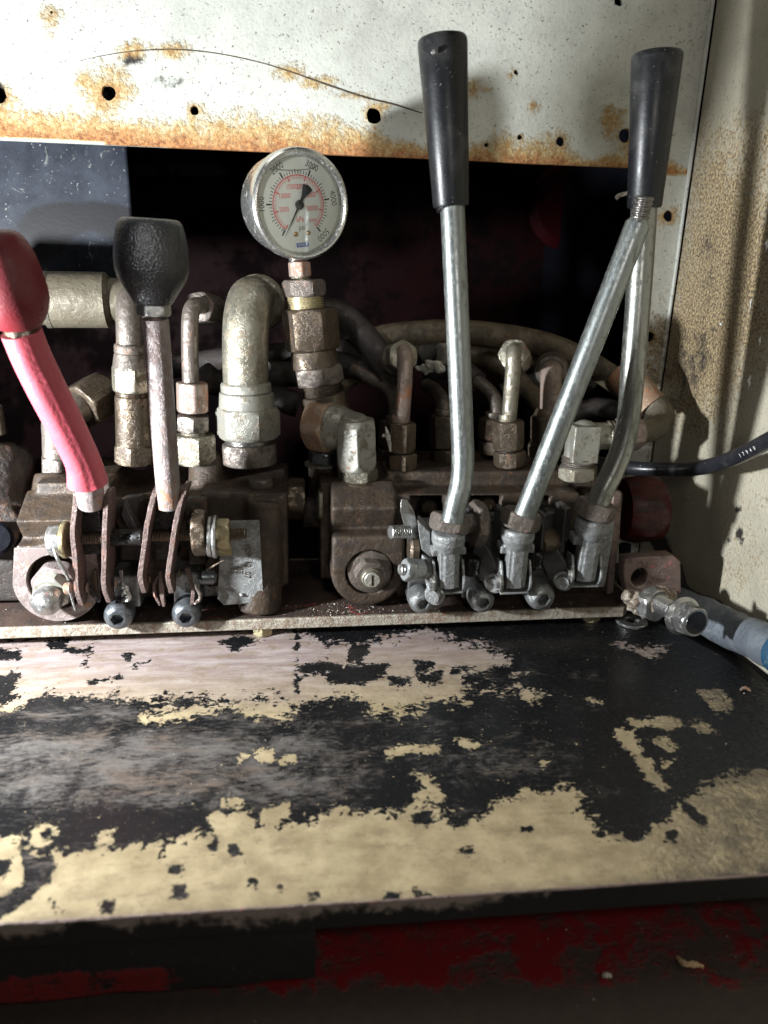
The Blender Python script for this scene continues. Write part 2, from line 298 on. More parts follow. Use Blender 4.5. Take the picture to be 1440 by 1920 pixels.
# ------------------------------------------------------------------ mesh building
OFF = {}
def props(o, label=None, cat=None, group=None, kind=None):
    if label: o['label'] = label
    if cat: o['category'] = cat
    if group: o['group'] = group
    if kind: o['kind'] = kind
    return o
def thing(name, label, cat, loc, group=None):
    o = bpy.data.objects.new(name, None); o.empty_display_size = .01; C.objects.link(o); o.location = loc
    OFF[o.name] = Vector(loc); return props(o, label, cat, group)
def basis(d):
    d = Vector(d).normalized(); u = d.cross(Vector((0, 1, 0)))
    if u.length < .25: u = d.cross(Vector((0, 0, 1)))
    u.normalize(); return d, u, d.cross(u)
HEXR = lambda a: 1/math.cos((a % (math.pi/3))-math.pi/6)
class MB:
    def __init__(s): s.b = bmesh.new()
    def ring(s, c, u, w, rad, n):
        return [s.b.verts.new(c+(u*math.cos(2*math.pi*i/n)+w*math.sin(2*math.pi*i/n))*(rad(2*math.pi*i/n) if callable(rad) else rad)) for i in range(n)]
    def skin(s, rings, cap0=True, cap1=True):
        for a, c in zip(rings, rings[1:]):
            n = len(a)
            for i in range(n): s.b.faces.new((a[i], a[(i+1) % n], c[(i+1) % n], c[i]))
        if cap0: s.b.faces.new(rings[0][::-1])
        if cap1: s.b.faces.new(rings[-1])
        return s
    def lathe(s, p0, p1, prof, n=36, cap0=True, cap1=True):
        """prof: (t, r), t in 0..1 along p0-p1"""
        p0, p1 = Vector(p0), Vector(p1); d, u, w = basis(p1-p0)
        return s.skin([s.ring(p0.lerp(p1, t) if 0 <= t <= 1 else p0+(p1-p0)*t, u, w, max(r, 1e-5), n) for t, r in prof], cap0, cap1)
    def cyl(s, p0, p1, r0, r1=None, n=36, ch=.0006):
        r1 = r0 if r1 is None else r1; L = (Vector(p1)-Vector(p0)).length; e = min(.3, ch/L)
        return s.lathe(p0, p1, [(0, r0-ch), (e, r0), (1-e, r1), (1, r1-ch)], n)
    def hex(s, p0, p1, r, rot=0, ch=.10, ends=(1, 1)):
        """hexagon nut, r = half the width across flats; chamfered corners"""
        p0, p1 = Vector(p0), Vector(p1); d, u, w = basis(p1-p0); L = (p1-p0).length
        n = 48; rr = []
        def st(t, k):
            rr.append(s.ring(p0+d*t, u, w, lambda a: min(r*HEXR(a+rot), r*k), n))
        c = r*ch
        if ends[0]: st(0, .97); st(c*.35, 1.04); st(c, 1.10); st(c*1.6, 1.2)
        else: st(0, 1.2)
        if ends[1]: st(L-c*1.6, 1.2); st(L-c, 1.10); st(L-c*.35, 1.04); st(L, .97)
        else: st(L, 1.2)
        return s.skin(rr)
    def thread(s, p0, p1, r, pitch=.0012, dep=.0005, n=32):
        L = (Vector(p1)-Vector(p0)).length; k = max(2, int(L/pitch)); pr = [(0, r-dep*1.4)]
        for i in range(k): pr += [((i+.15)/k, r-dep), ((i+.42)/k, r), ((i+.62)/k, r), ((i+.95)/k, r-dep)]
        pr.append((1, r-dep*1.4)); return s.lathe(p0, p1, pr, n)
    def tube(s, pts, r, n=28, sub=8, caps=True, wob=0):
        pts = [Vector(p) for p in pts]; rs = list(r) if isinstance(r, (list, tuple)) else [r]*len(pts)
        P, Q = [], []
        ext = [pts[0]*2-pts[1]]+pts+[pts[-1]*2-pts[-2]]
        for i in range(len(pts)-1):
            a, b_, c, d = ext[i:i+4]
            for k in range(sub):
                t = k/sub
                P.append(.5*((2*b_)+(c-a)*t+(2*a-5*b_+4*c-d)*t*t+(3*b_-a-3*c+d)*t**3)); Q.append(rs[i]*(1-t)+rs[i+1]*t)
        P.append(pts[-1]); Q.append(rs[-1])
        d, u, w = basis(P[1]-P[0]); rings = []
        for i, p in enumerate(P):
            t = (P[min(i+1, len(P)-1)]-P[max(i-1, 0)]).normalized()
            u = (u-t*u.dot(t)).normalized(); w = t.cross(u)
            q = Q[i]
            f = q if not wob else (lambda a, q=q, i=i: q*(1+wob*mnoise.noise(Vector((math.cos(a)*1.3, math.sin(a)*1.3, i*.35)))))
            rings.append(s.ring(p, u, w, f, n))
        s.skin(rings, caps, caps); return s
    def poly(s, pts, vec):
        """closed polygon extruded by vec"""
        pts = [Vector(p) for p in pts]; vec = Vector(vec)
        a = [s.b.verts.new(p) for p in pts]; c = [s.b.verts.new(p+vec) for p in pts]; n = len(a)
        s.b.faces.new(a[::-1]); s.b.faces.new(c)
        for i in range(n): s.b.faces.new((a[i], a[(i+1) % n], c[(i+1) % n], c[i]))
        return s
    def box(s, c0, c1):
        x0, y0, z0 = (min(a, b) for a, b in zip(c0, c1)); x1, y1, z1 = (max(a, b) for a, b in zip(c0, c1))
        return s.poly([(x0, y0, z0), (x1, y0, z0), (x1, y0, z1), (x0, y0, z1)], (0, y1-y0, 0))
    def obox(s, c, ax, ay, az):
        """oriented box: centre and three half vectors"""
        c, ax, ay, az = map(Vector, (c, ax, ay, az))
        return s.poly([c-ax-ay-az, c+ax-ay-az, c+ax-ay+az, c-ax-ay+az], ay*2)
    def pbox(s, x0, y0, x1, y1, Yf, Yb):
        xm, ym = (x0+x1)/2, (y0+y1)/2
        return s.box((A(x0, ym, Yf).x, Yf, A(xm, y1, Yf).z), (A(x1, ym, Yf).x, Yb, A(xm, y0, Yf).z))
    def sphere(s, c, r, n=20):
        return s.lathe(Vector(c)-Vector((0, 0, r)), Vector(c)+Vector((0, 0, r)), [((1-math.cos(math.pi*i/10))/2, r*math.sin(math.pi*i/10)) for i in range(11)], n)
    def build(s, name, mat, parent=None, label=None, bevel=0, angle=38, seg=2):
        bmesh.ops.recalc_face_normals(s.b, faces=s.b.faces)
        if parent is not None:
            r = parent
            while r.parent: r = r.parent
            if r.name in OFF: bmesh.ops.translate(s.b, vec=-OFF[r.name], verts=s.b.verts)
        me = bpy.data.meshes.new(name); s.b.to_mesh(me); s.b.free()
        me.polygons.foreach_set('use_smooth', [True]*len(me.polygons)); me.set_sharp_from_angle(angle=math.radians(angle if angle != 38 else 32))
        o = bpy.data.objects.new(name, me); C.objects.link(o); me.materials.append(M[mat] if isinstance(mat, str) else mat)
        if parent is not None: o.parent = parent
        if label: o['label'] = label
        if bevel:
            md = o.modifiers.new('bevel', 'BEVEL'); md.width = bevel; md.segments = seg; md.limit_method = 'ANGLE'; md.angle_limit = math.radians(40)
            md.harden_normals = False
        return o
def cast(mb, name, mat, parent, voxel=.0011, smooth=12, disp=.0006, label=None):
    """melt the shapes of mb together into one casting"""
    o = mb.build(name, mat, parent, label)
    r = o.modifiers.new('remesh', 'REMESH'); r.mode = 'VOXEL'; r.voxel_size = voxel; r.use_smooth_shade = True
    sm = o.modifiers.new('smooth', 'SMOOTH'); sm.iterations = smooth; sm.factor = .5
    t = bpy.data.textures.new('casting', 'CLOUDS'); t.noise_scale = .009; t.noise_depth = 3
    d = o.modifiers.new('relief', 'DISPLACE'); d.texture = t; d.strength = disp; d.mid_level = .5; d.texture_coords = 'GLOBAL'
    return o
def bake(o):
    dg = bpy.context.evaluated_depsgraph_get(); me = bpy.data.meshes.new_from_object(o.evaluated_get(dg)); me.name = o.name
    o.modifiers.clear(); o.data = me; return o
def text(s, size, M4, mat, name, parent, depth=.00004, align='CENTER', sx=1):
    """lettering: M4 places the text (its x to the right, y up, z out of the surface), in world space"""
    cu = bpy.data.curves.new(name, 'FONT'); cu.body = s; cu.size = size; cu.align_x = align; cu.align_y = 'CENTER'; cu.extrude = depth; cu.resolution_u = 2
    o = bpy.data.objects.new(name, cu); C.objects.link(o)
    dg = bpy.context.evaluated_depsgraph_get(); me = bpy.data.meshes.new_from_object(o.evaluated_get(dg))
    C.objects.unlink(o); bpy.data.objects.remove(o)
    mm = Matrix.Diagonal((sx, 1, 1, 1)); root = parent
    while root.parent: root = root.parent
    me.transform(Matrix.Translation(-OFF.get(root.name, Vector())) @ M4 @ mm)
    me.materials.clear(); me.materials.append(M[mat]); me.name = name
    o = bpy.data.objects.new(name, me); C.objects.link(o); o.parent = parent; return o

# fields in photo pixels -> attributes
def seg_dist(x, y, ax, ay, bx, by):
    dx, dy = bx-ax, by-ay; t = np.clip(((x-ax)*dx+(y-ay)*dy)/(dx*dx+dy*dy+1e-9), 0, 1)
    return np.hypot(x-ax-t*dx, y-ay-t*dy)
def sdf(x, y, P):
    """positive inside polygon P"""
    d = np.full(x.shape, 1e9); ins = np.zeros(x.shape, bool)
    for (ax, ay), (bx, by) in zip(P, P[1:]+P[:1]):
        d = np.minimum(d, seg_dist(x, y, ax, ay, bx, by))
        c = ((ay > y) != (by > y)) & (x < (bx-ax)*(y-ay)/(by-ay+1e-12)+ax); ins ^= c
    return np.where(ins, d, -d)
def blob(x, y, cx, cy, rx, ry, a=1.0): return a*np.exp(-((x-cx)/rx)**2-((y-cy)/ry)**2)
def set_attr(o, **fields):
    me = o.data; n = len(me.vertices); co = np.empty(n*3); me.vertices.foreach_get('co', co); co = co.reshape(-1, 3)
    px, py = pixels(co)
    for k, f in fields.items():
        a = me.attributes.new(k, 'FLOAT', 'POINT'); a.data.foreach_set('value', f(px, py, co).astype(np.float32))
def grid(f, nu, nv, name, mat, keep=None):
    """grid sheet, f(u, v) -> point, u, v in 0..1"""
    V = [f(i/nu, j/nv) for j in range(nv+1) for i in range(nu+1)]
    Fc = [(j*(nu+1)+i, j*(nu+1)+i+1, (j+1)*(nu+1)+i+1, (j+1)*(nu+1)+i) for j in range(nv) for i in range(nu) if keep is None or keep((i+.5)/nu, (j+.5)/nv)]
    me = bpy.data.meshes.new(name); me.from_pydata(V, [], Fc); me.update(); me.materials.append(M[mat])
    me.polygons.foreach_set('use_smooth', [True]*len(me.polygons))
    o = bpy.data.objects.new(name, me); C.objects.link(o); return o

# ================================================================== SETTING
exec_order = []
# --- back panel: white sheet with an opening, flange running down at the right, round holes
PY = .530; ZB = .2855; XR = .271
bz = lambda x: ZB - .002*x
HOLES = [(203, 174, 13), (364, 207, 7.5), (702, 217, 14), (1172, 254, 12), (1051, 265, 9), (975, 257, 5), (912, 272, 4), (1254, 405, 10), (1218, 632, 10), (-4, 178, 15), (1161, 2, 8), (968, 135, 4.5), (97, 22, 3)]
mb = MB()
XO = A(1192, 690, PY).x
nx0, nx1 = -.34, XR
zs = sorted(set([round(z, 5) for z in np.arange(-.02, .56, .004)]+[ZB]))
xs = sorted(set([round(x, 5) for x in np.arange(nx0, nx1, .004)]+[round(XO, 5), nx1]))
vid = {}
for j, z in enumerate(zs):
    for i, x in enumerate(xs): vid[i, j] = None
def gv(i, j):
    if vid[i, j] is None: vid[i, j] = mb.b.verts.new((xs[i], PY, zs[j]))
    return vid[i, j]
for j in range(len(zs)-1):
    for i in range(len(xs)-1):
        if zs[j] >= ZB-1e-6 or xs[i] >= XO-1e-5: mb.b.faces.new((gv(i, j), gv(i+1, j), gv(i+1, j+1), gv(i, j+1)))
r = bmesh.ops.extrude_face_region(mb.b, geom=mb.b.faces[:])
bmesh.ops.translate(mb.b, vec=(0, .0035, 0), verts=[g for g in r['geom'] if isinstance(g, bmesh.types.BMVert)])
panel = mb.build('back_panel', 'panel')
mb = MB()
for hx, hy, hr in HOLES:
    c = A(hx, hy, PY); rr = PR(hr, c); ph = random.random()*9
    mb.lathe(c-Vector((0, .01, 0)), c+Vector((0, .02, 0)), [(0, rr), (1, rr)], 18)
for v in mb.b.verts:
    v.co += Vector((mnoise.noise(v.co*260), 0, mnoise.noise(v.co*260+Vector((5, 5, 5)))))*.0009
cut = mb.build('hole_cutter', 'panel')
bo = panel.modifiers.new('holes', 'BOOLEAN'); bo.object = cut; bo.solver = 'EXACT'
bake(panel); bpy.data.objects.remove(cut)
panel.data.set_sharp_from_angle(angle=math.radians(30))
props(panel, kind='structure')
def rustf(x, y, co):
    edge = 252+.056*x                       # bottom edge of the panel in the photo
    h = edge-y                              # height above it
    prof = np.interp(x, [-50, 0, 60, 150, 300, 400, 470, 600, 700, 790, 880, 940, 990, 1050, 1080, 1110, 1150, 1200, 1300],
                        [80, 78, 62, 62, 52, 60, 78, 70, 55, 25, 30, 62, 52, 68, 30, 16, 40, 60, 8])
    f = 1.35*(1-h/np.maximum(prof, 5)*1.05)
    f = np.where(y < edge+8, f, -1.1)
    f = np.maximum(f, -1.1)
    for hx, hy, hr in HOLES[:10]:
        d = np.hypot(x-hx, y-hy); k = {203: 3.2, 364: 1.6, 702: .8, 1172: 1.2, 1254: 1.3}.get(hx, .9)
        f = np.maximum(f, {203: .95}.get(hx, .55)*(1-(d-hr)/(hr*k)))
    for (cx, cy, rx, ry, a) in ((97, 36, 34, 40, .75), (250, 95, 36, 30, .85), (320, 95, 55, 26, .8), (540, 135, 42, 24, .95), (600, 155, 50, 20, .85), (660, 180, 50, 14, .8), (720, 192, 30, 12, .8),
                              (1000, 200, 16, 20, .95), (960, 140, 14, 16, .7), (885, 165, 26, 30, .7), (1140, 215, 26, 40, .6), (1150, 230, 40, 40, .7), (915, 170, 14, 12, .7), (1170, 205, 22, 12, .7), (160, 150, 40, 26, .5)):
        f = np.maximum(f, -1.1+(a+1.1)*np.exp(-((x-cx)/rx)**2-((y-cy)/ry)**2))
    return f
def panel_grime(x, y, co):
    g = np.full(x.shape, -.65)
    g = g+np.clip((x-760)/650, 0, 1)*.52+blob(x, y, 1290, 60, 90, 170, .35)
    g += blob(x, y, 1250, 640, 90, 110, .9)+np.clip((y-560)/150, 0, 1)*.5
    return g
def panel_black(x, y, co):
    b_ = blob(x, y, 325, 155, 32, 8, 1.1)+blob(x, y, 298, 140, 8, 14, .8)+blob(x, y, 260, 112, 30, 10, .75)+blob(x, y, 240, 120, 12, 8, .5)+blob(x, y, 2, 172, 8, 30, .9)
    return b_+blob(x, y, 88, 188, 25, 4, .55)
set_attr(panel, rust=rustf, grime=panel_grime, black=panel_black)
mb = MB()   # the long curved scratch
sp = [(150, 114), (200, 103), (260, 95), (330, 93), (400, 99), (480, 115), (540, 133), (600, 154), (680, 181), (740, 196), (792, 212)]
mb.tube([A(x, y, PY+.0000) for x, y in sp], [PR(r_, A(500, 120, PY)) for r_ in (.4, .7, .9, 1.2, .9, .9, 1.1, 1.5, 1.6, 1.5, .9)], n=8, sub=5)
mb.build('scratch', 'zinc_dark', panel, 'long curved scratch through the paint')

# --- side wall at the right
def sidef(u, v): return Vector((XR+.0005+.0012*math.sin(v*7+u*3)*u, PY-.004-u*.50, -.22+v*.80))
side = grid(sidef, 200, 300, 'side_wall', 'side'); props(side, kind='structure')
def side_grime(x, y, co):
    g = np.full(x.shape, .08)
    g += blob(x, y, 1400, 480, 110, 190, 1.05)+blob(x, y, 1330, 330, 50, 120, .45)+blob(x, y, 1300, 700, 90, 120, .9)+blob(x, y, 1300, 560, 60, 120, .5)
    g += blob(x, y, 1440, 250, 60, 60, .5)+blob(x, y, 1400, 120, 70, 120, -.15)
    g += blob(x, y, 1300, 930, 80, 60, -.35)+blob(x, y, 1380, 1060, 50, 50, .3)+blob(x, y, 1400, 960, 60, 100, .25)+blob(x, y, 1420, 780, 30, 40, -.3)
    return g
def side_shadow_marks(x, y, co):
    b_ = blob(x, y, 1330, 500, 30, 150, .45)+blob(x, y, 1290, 690, 50, 90, .55)  # lever and valve shadows painted in as soft dark blobs
    for (cx, cy, r_) in ((1383, 956, 7), (1386, 1000, 8), (1367, 1012, 5), (1392, 1016, 5), (1240, 1020, 14), (1228, 1010, 12), (1250, 1035, 10)): b_ += blob(x, y, cx, cy, r_, r_*1.3, 1.0)
    return b_
set_attr(side, rust=lambda x, y, c: np.full(x.shape, -1.3), grime=side_grime, black=side_shadow_marks)
mb = MB(); mb.tube([Vector((XR-.0008, PY-.0012, z)) for z in np.linspace(-.02, .55, 20)], .0013, n=10, sub=2, wob=.35)
o = mb.build('corner_seam', 'panel', side)
set_attr(o, rust=lambda x, y, c: np.full(x.shape, -.9), grime=lambda x, y, c: np.clip((y-500)/300, -.5, .6), black=lambda x, y, c: np.zeros(x.shape))
mb = MB()
for (x, y, w, h) in ((1438, 460, 4, 12), (1405, 718, 4, 14), (1425, 640, 3, 8), (1352, 608, 3, 2), (1408, 570, 2, 9)):
    c = AX(x, y, XR-.0002); rr = PR(w, c)
    mb.tube([c+Vector((.0002, 0, PR(h, c))), c+Vector((-.0001, rr*.5, PR(h*.3, c))), c+Vector((-.0001, -rr*.4, -PR(h*.3, c))), c+Vector((.0002, rr*.3, -PR(h, c)))], [.0002, rr*.7, rr*.5, .0002], n=8, wob=.8)
o = mb.build('paint_fleck', 'white_print', side, bevel=.0003); o['kind'] = 'stuff'

# --- dark compartment behind the opening
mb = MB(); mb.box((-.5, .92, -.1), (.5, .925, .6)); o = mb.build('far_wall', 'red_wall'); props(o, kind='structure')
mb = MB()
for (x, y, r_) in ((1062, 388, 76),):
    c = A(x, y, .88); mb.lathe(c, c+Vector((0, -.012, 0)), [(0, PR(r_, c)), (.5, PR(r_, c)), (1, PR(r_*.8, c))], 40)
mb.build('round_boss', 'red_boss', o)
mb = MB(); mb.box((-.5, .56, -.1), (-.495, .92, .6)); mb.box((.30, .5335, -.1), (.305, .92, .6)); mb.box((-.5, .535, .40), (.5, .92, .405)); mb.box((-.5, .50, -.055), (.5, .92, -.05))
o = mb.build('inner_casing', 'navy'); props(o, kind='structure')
t = thing('dark_bracket', 'dark navy folded bracket in shadow under the panel, left of the gauge', 'bracket', A(330, 330, .66))
mb = MB(); mb.poly([A(250, 262, .66), A(380, 262, .66), A(428, 330, .66), A(250, 330, .66)], (0, .004, 0)); mb.build('web', 'navy', t, bevel=.001)
mb = MB(); mb.cyl(A(255, 262, .655), A(330, 322, .64), .006); mb.build('strut', 'navy', t)

# --- blue-grey plate at the left
c0 = A(0, 252, .56); c1 = A(238, 420, .56)
mb = MB()
o = grid(lambda u, v: Vector((-.34+(A(244, 370, .56).x+.34)*u, .56, A(100, 600, .56).z+(.43-A(100, 600, .56).z)*v)), 120, 150, 'backing_plate', 'navy_plate')
md = o.modifiers.new('thick', 'SOLIDIFY'); md.thickness = .004; md.offset = -1
set_attr(o, black=lambda x, y, c: blob(x, y, 160, 405, 85, 30, 1.0)+blob(x, y, 80, 450, 70, 60, .9)+blob(x, y, 225, 440, 40, 50, .6)+blob(x, y, 170, 470, 35, 35, -.3)+blob(x, y, 230, 480, 30, 40, .25)+np.clip((y-500)/60, 0, 1)*.6)  # dark oil, plus the ball knob's cast shadow painted in
props(o, 'blue-grey scratched steel plate with black oil and a painted-in knob shadow, behind the two ball levers', 'plate')

# --- shelf: sheet with flaking paint
def pp(*a): return list(a)
SHELF_EDGE_R = [(1172, 1143), (1240, 1172), (1300, 1203), (1352, 1232), (1440, 1290), (1520, 1370)]
er = [AZ(x, y, 0) for x, y in SHELF_EDGE_R]
ex = [p.x for p in er][::-1]; ey = [p.y for p in er][::-1]
fl = AZ(0, 1733, 0); fr_ = AZ(1440, 1640, 0); fm = AZ(720, 1689, 0)
def frontY(x): return float(np.interp(x, [fl.x-.2, fl.x, fm.x, fr_.x, fr_.x+.2], [fl.y, fl.y, fm.y, fr_.y, fr_.y+.004]))
def shelff(u, v):
    y0 = .2; y = None
    # right edge as a function of depth
    yy = .2+v*.33
    xr = float(np.interp(yy, [.2, ey[0], *ey[1:], .53], [.266, min(.266, ex[0]), *ex[1:], ex[-1]-.03]))
    x = -.34+u*(xr+.34)
    y = frontY(x)+v*(.53-frontY(x))
    return Vector((x, y, 0))
shelf = grid(shelff, 320, 230, 'shelf', 'shelf'); props(shelf, kind='structure')
P_ON = [
 [(-60, 1202), (60, 1196), (200, 1188), (380, 1180), (556, 1176), (560, 1182), (600, 1192), (655, 1204), (690, 1200), (720, 1188), (745, 1186), (800, 1168), (842, 1190), (880, 1205), (905, 1200), (935, 1218), (962, 1232), (950, 1252), (915, 1262), (880, 1290), (930, 1284), (985, 1286), (1022, 1296), (1015, 1312), (1005, 1324), (960, 1303), (900, 1300), (850, 1318), (795, 1322), (790, 1336), (700, 1338), (690, 1322), (640, 1312), (610, 1318), (555, 1326), (545, 1345), (490, 1345), (465, 1332), (388, 1334), (345, 1342), (300, 1356), (268, 1348), (290, 1332), (400, 1322), (455, 1314), (540, 1314), (520, 1302), (400, 1310), (300, 1306), (225, 1312), (190, 1303), (100, 1300), (60, 1306), (18, 1298), (38, 1268), (-60, 1260)],
 [(-60, 1590), (-10, 1574), (45, 1570), (52, 1590), (95, 1610), (105, 1600), (200, 1592), (215, 1586), (262, 1586), (305, 1582), (345, 1568), (400, 1556), (392, 1540), (418, 1494), (440, 1500), (460, 1520), (486, 1545), (545, 1548), (600, 1530), (625, 1518), (660, 1520), (720, 1528), (760, 1520), (812, 1498), (830, 1520), (850, 1540), (893, 1540), (920, 1520), (960, 1490), (1000, 1484), (1040, 1478), (1085, 1484), (1082, 1505), (1105, 1540), (1130, 1562), (1190, 1578), (1220, 1560), (1250, 1545), (1262, 1510), (1320, 1478), (1370, 1455), (1440, 1440), (1560, 1420), (1560, 1800), (-60, 1800)],
 [(-60, 1330), (10, 1322), (50, 1310), (45, 1322), (-60, 1344)],
 [(1158, 1368), (1185, 1375), (1200, 1400), (1222, 1430), (1256, 1478), (1236, 1476), (1205, 1445), (1188, 1418), (1160, 1385)],
 [(1180, 1348), (1230, 1350), (1270, 1346), (1282, 1360), (1250, 1366), (1215, 1360), (1190, 1360)],
 [(1146, 1205), (1200, 1212), (1258, 1208), (1250, 1222), (1225, 1238), (1190, 1222)],
 [(778, 1448), (806, 1452), (800, 1466), (832, 1490), (822, 1510), (780, 1490), (800, 1478)],
 [(475, 1412), (508, 1408), (515, 1424), (490, 1428)], [(530, 1416), (552, 1420), (548, 1428), (532, 1426)], [(446, 1412), (470, 1418), (452, 1430)],
 [(720, 1408), (760, 1400), (820, 1398), (822, 1408), (770, 1412), (724, 1414)], [(855, 1390), (895, 1392), (900, 1400), (880, 1404)],
 [(864, 1310), (890, 1312), (888, 1324), (868, 1322)], [(1096, 1305), (1112, 1308), (1132, 1322), (1104, 1318)],
 [(1308, 1290), (1350, 1292), (1375, 1310), (1370, 1332), (1340, 1330), (1312, 1312)], [(1225, 1386), (1250, 1384), (1268, 1400), (1240, 1398)], [(1290, 1355), (1310, 1355), (1342, 1372), (1310, 1368)],
 [(60, 1555), (82, 1548), (76, 1568), (96, 1580), (70, 1590), (58, 1576)], [(95, 1200+352), (112, 1560), (100, 1572)], [(958, 1262), (990, 1262), (990, 1268), (958, 1268)],
 [(484, 1520), (545, 1508), (540, 1528), (520, 1546), (490, 1540)], [(185, 1570), (218, 1552), (208, 1580), (196, 1588)], [(1018, 1428), (1022, 1430), (1020, 1434)], [(1240, 1425), (1262, 1430), (1250, 1438)],
]
P_OFF = [
 [(82, 1200), (140, 1196), (120, 1218), (96, 1218)], [(118, 1218), (178, 1208), (172, 1224), (122, 1226)], [(-60, 1218), (45, 1216), (40, 1238), (-60, 1242)], [(-60, 1262), (40, 1262), (20, 1300), (-60, 1312)],
 [(408, 1202), (455, 1192), (500, 1200), (460, 1212), (440, 1226), (420, 1208)], [(552, 1180), (562, 1190), (558, 1240), (560, 1262), (562, 1300), (550, 1302), (556, 1240)],
 [(556, 1178), (600, 1172), (720, 1172), (720, 1186), (680, 1205), (610, 1200)], [(660, 1210), (690, 1212), (680, 1240), (655, 1240)], [(608, 1262), (650, 1250), (720, 1245), (722, 1262), (680, 1282), (620, 1278)],
 [(600, 1240), (635, 1248), (620, 1262), (560, 1262), (566, 1250)], [(780, 1240), (812, 1245), (800, 1260), (782, 1256)], [(785, 1268), (825, 1262), (825, 1278), (790, 1280)], [(850, 1252), (886, 1254), (870, 1262), (850, 1262)], [(735, 1270), (770, 1272), (768, 1284), (736, 1282)], [(868, 1268), (905, 1262), (900, 1280), (872, 1282)],
 [(228, 1226), (250, 1224), (245, 1238), (230, 1236)], [(150, 1240), (165, 1236), (166, 1250), (152, 1250)], [(244, 1250), (280, 1238), (278, 1248), (250, 1254)], [(165, 1278), (225, 1266), (232, 1272), (180, 1282)], [(195, 1304), (225, 1292), (222, 1304), (198, 1316)],
 [(40, 1600), (100, 1610), (98, 1650), (60, 1680), (-20, 1740), (-20, 1690), (46, 1660)], [(-20, 1610), (26, 1612), (10, 1650), (-20, 1640)], [(300, 1585), (312, 1585), (308, 1612), (300, 1604)], [(312, 1620), (340, 1622), (342, 1642), (320, 1640)], [(320, 1660), (350, 1656), (348, 1682), (322, 1688)],
 [(388, 1575), (414, 1576), (396, 1602)], [(430, 1585), (454, 1578), (446, 1600), (434, 1604)], [(452, 1612), (462, 1614), (458, 1632)], [(188, 1692), (218, 1690), (216, 1716), (190, 1714)], [(462, 1648), (482, 1642), (478, 1660), (466, 1658)], [(410, 1520), (430, 1518), (424, 1532)],
 [(90, 1680), (100, 1678), (104, 1700), (128, 1710), (96, 1712)], [(765, 1530), (795, 1520), (826, 1540), (800, 1552), (775, 1548)], [(845, 1545), (880, 1535), (880, 1548), (850, 1552)], [(578, 1676), (598, 1676), (598, 1690), (580, 1690)], [(518, 1662), (530, 1660), (528, 1674)], [(980, 1548), (1000, 1545), (995, 1560), (982, 1562)],
 [(850, 1592), (886, 1592), (884, 1600), (852, 1600)], [(1115, 1564), (1128, 1564), (1128, 1574)], [(720, 1672), (750, 1672), (745, 1688), (718, 1690)], [(775, 1668), (790, 1668), (812, 1680), (780, 1682)], [(1168, 1540), (1215, 1555), (1200, 1580), (1178, 1576)], [(1248, 1556), (1268, 1560), (1268, 1578), (1252, 1576)], [(1268, 1490), (1300, 1510), (1330, 1544), (1315, 1550), (1280, 1520)],
]
def paintf(x, y, co):
    f = np.full(x.shape, -1.35)
    for P in P_ON:
        d = sdf(x, y, P); big = len(P) > 20
        f = np.maximum(f, np.clip(d/(21 if big else 11)+(.12 if big else .30), -1.25, 1.35 if big else .9))
    for P in P_OFF:
        d = sdf(x, y, P); f = np.minimum(f, np.clip(-d/(9)+.1, -1.1, 1.6))
    f = f-np.where(f > -1, np.clip((x-540)/60, 0, 1)*np.clip((1345-y)/20, 0, 1)*.42, 0)
    f = np.where((y > 1400) & (f > -1), f-.10, f)
    # grime-free islets in the dark middle, denser near the cream area
    f = np.where((f < -1) & (y > 1380) & (y < 1560), f+.25, f)
    f = np.where((f < -1) & (y > 1300) & (x > 1050), f+.12, f)
    return f
def smearf(x, y, co):
    s = np.full(x.shape, -.08)+blob(x, y, 150, 1450, 420, 90, .85)+blob(x, y, 350, 1395, 330, 30, .35)+blob(x, y, 560, 1420, 200, 60, .3)+blob(x, y, 1000, 1280, 140, 50, .22)+blob(x, y, 950, 1430, 120, 40, .55)+blob(x, y, 760, 1355, 200, 14, .35)
    s += blob(x, y, 540, 1490, 160, 40, .25)+blob(x, y, 200, 1335, 220, 14, .5)-blob(x, y, 250, 1540, 260, 30, .35)
    s += np.clip((y-1500)/150, 0, 1)*.25-np.clip((x-1050)/200, 0, 1)*.15
    return s
set_attr(shelf, paint=paintf, smear=smearf,
         pink=lambda x, y, c: np.clip(1.55-(y-1170)/130-np.clip((x-560)/300, 0, .3), 0, 1)*np.clip((1345-y)/30, 0, 1),
         dirt=lambda x, y, c: np.clip((x-1080)/380, 0, .8)+np.clip((y+.066*x-1715)/22, 0, 1)*.5,
         lump=lambda x, y, c: np.clip((x-1180)/120, 0, 1)+np.clip((x-1100)/100, 0, .4)*np.clip((1260-y)/60, 0, 1))
# front lip and underside
mb = MB()
xsn = np.linspace(-.34, .266, 40)
prof = [(0, -.0001), (.0004, -.0006), (.0004, -.0105), (.004, -.0107), (.004, -.004), (.32, -.004)]
rows = []
for x in xsn: rows.append([mb.b.verts.new((x, frontY(x)-a if a < .002 else frontY(x)+a, z)) for a, z in prof])
for a, c in zip(rows, rows[1:]):
    for i in range(len(prof)-1): mb.b.faces.new((a[i], a[i+1], c[i+1], c[i]))
lip = mb.build('front_lip', 'lip', shelf)
set_attr(lip, red=lambda x, y, c: np.where(c[:, 2] > -.0065, .25, -.12)-np.clip((x-850)/250, 0, 1)*.35+.04*np.sin(x/37)+.03*np.sin(x/13+1))
mb = MB(); mb.tube([Vector((x, frontY(x)+.0002, -.0004)) for x in np.linspace(-.33, .262, 60)], .0006, n=8, sub=1, wob=.2); mb.build('edge_line', 'bracket', shelf)  # thin steel-coloured bead along the front edge

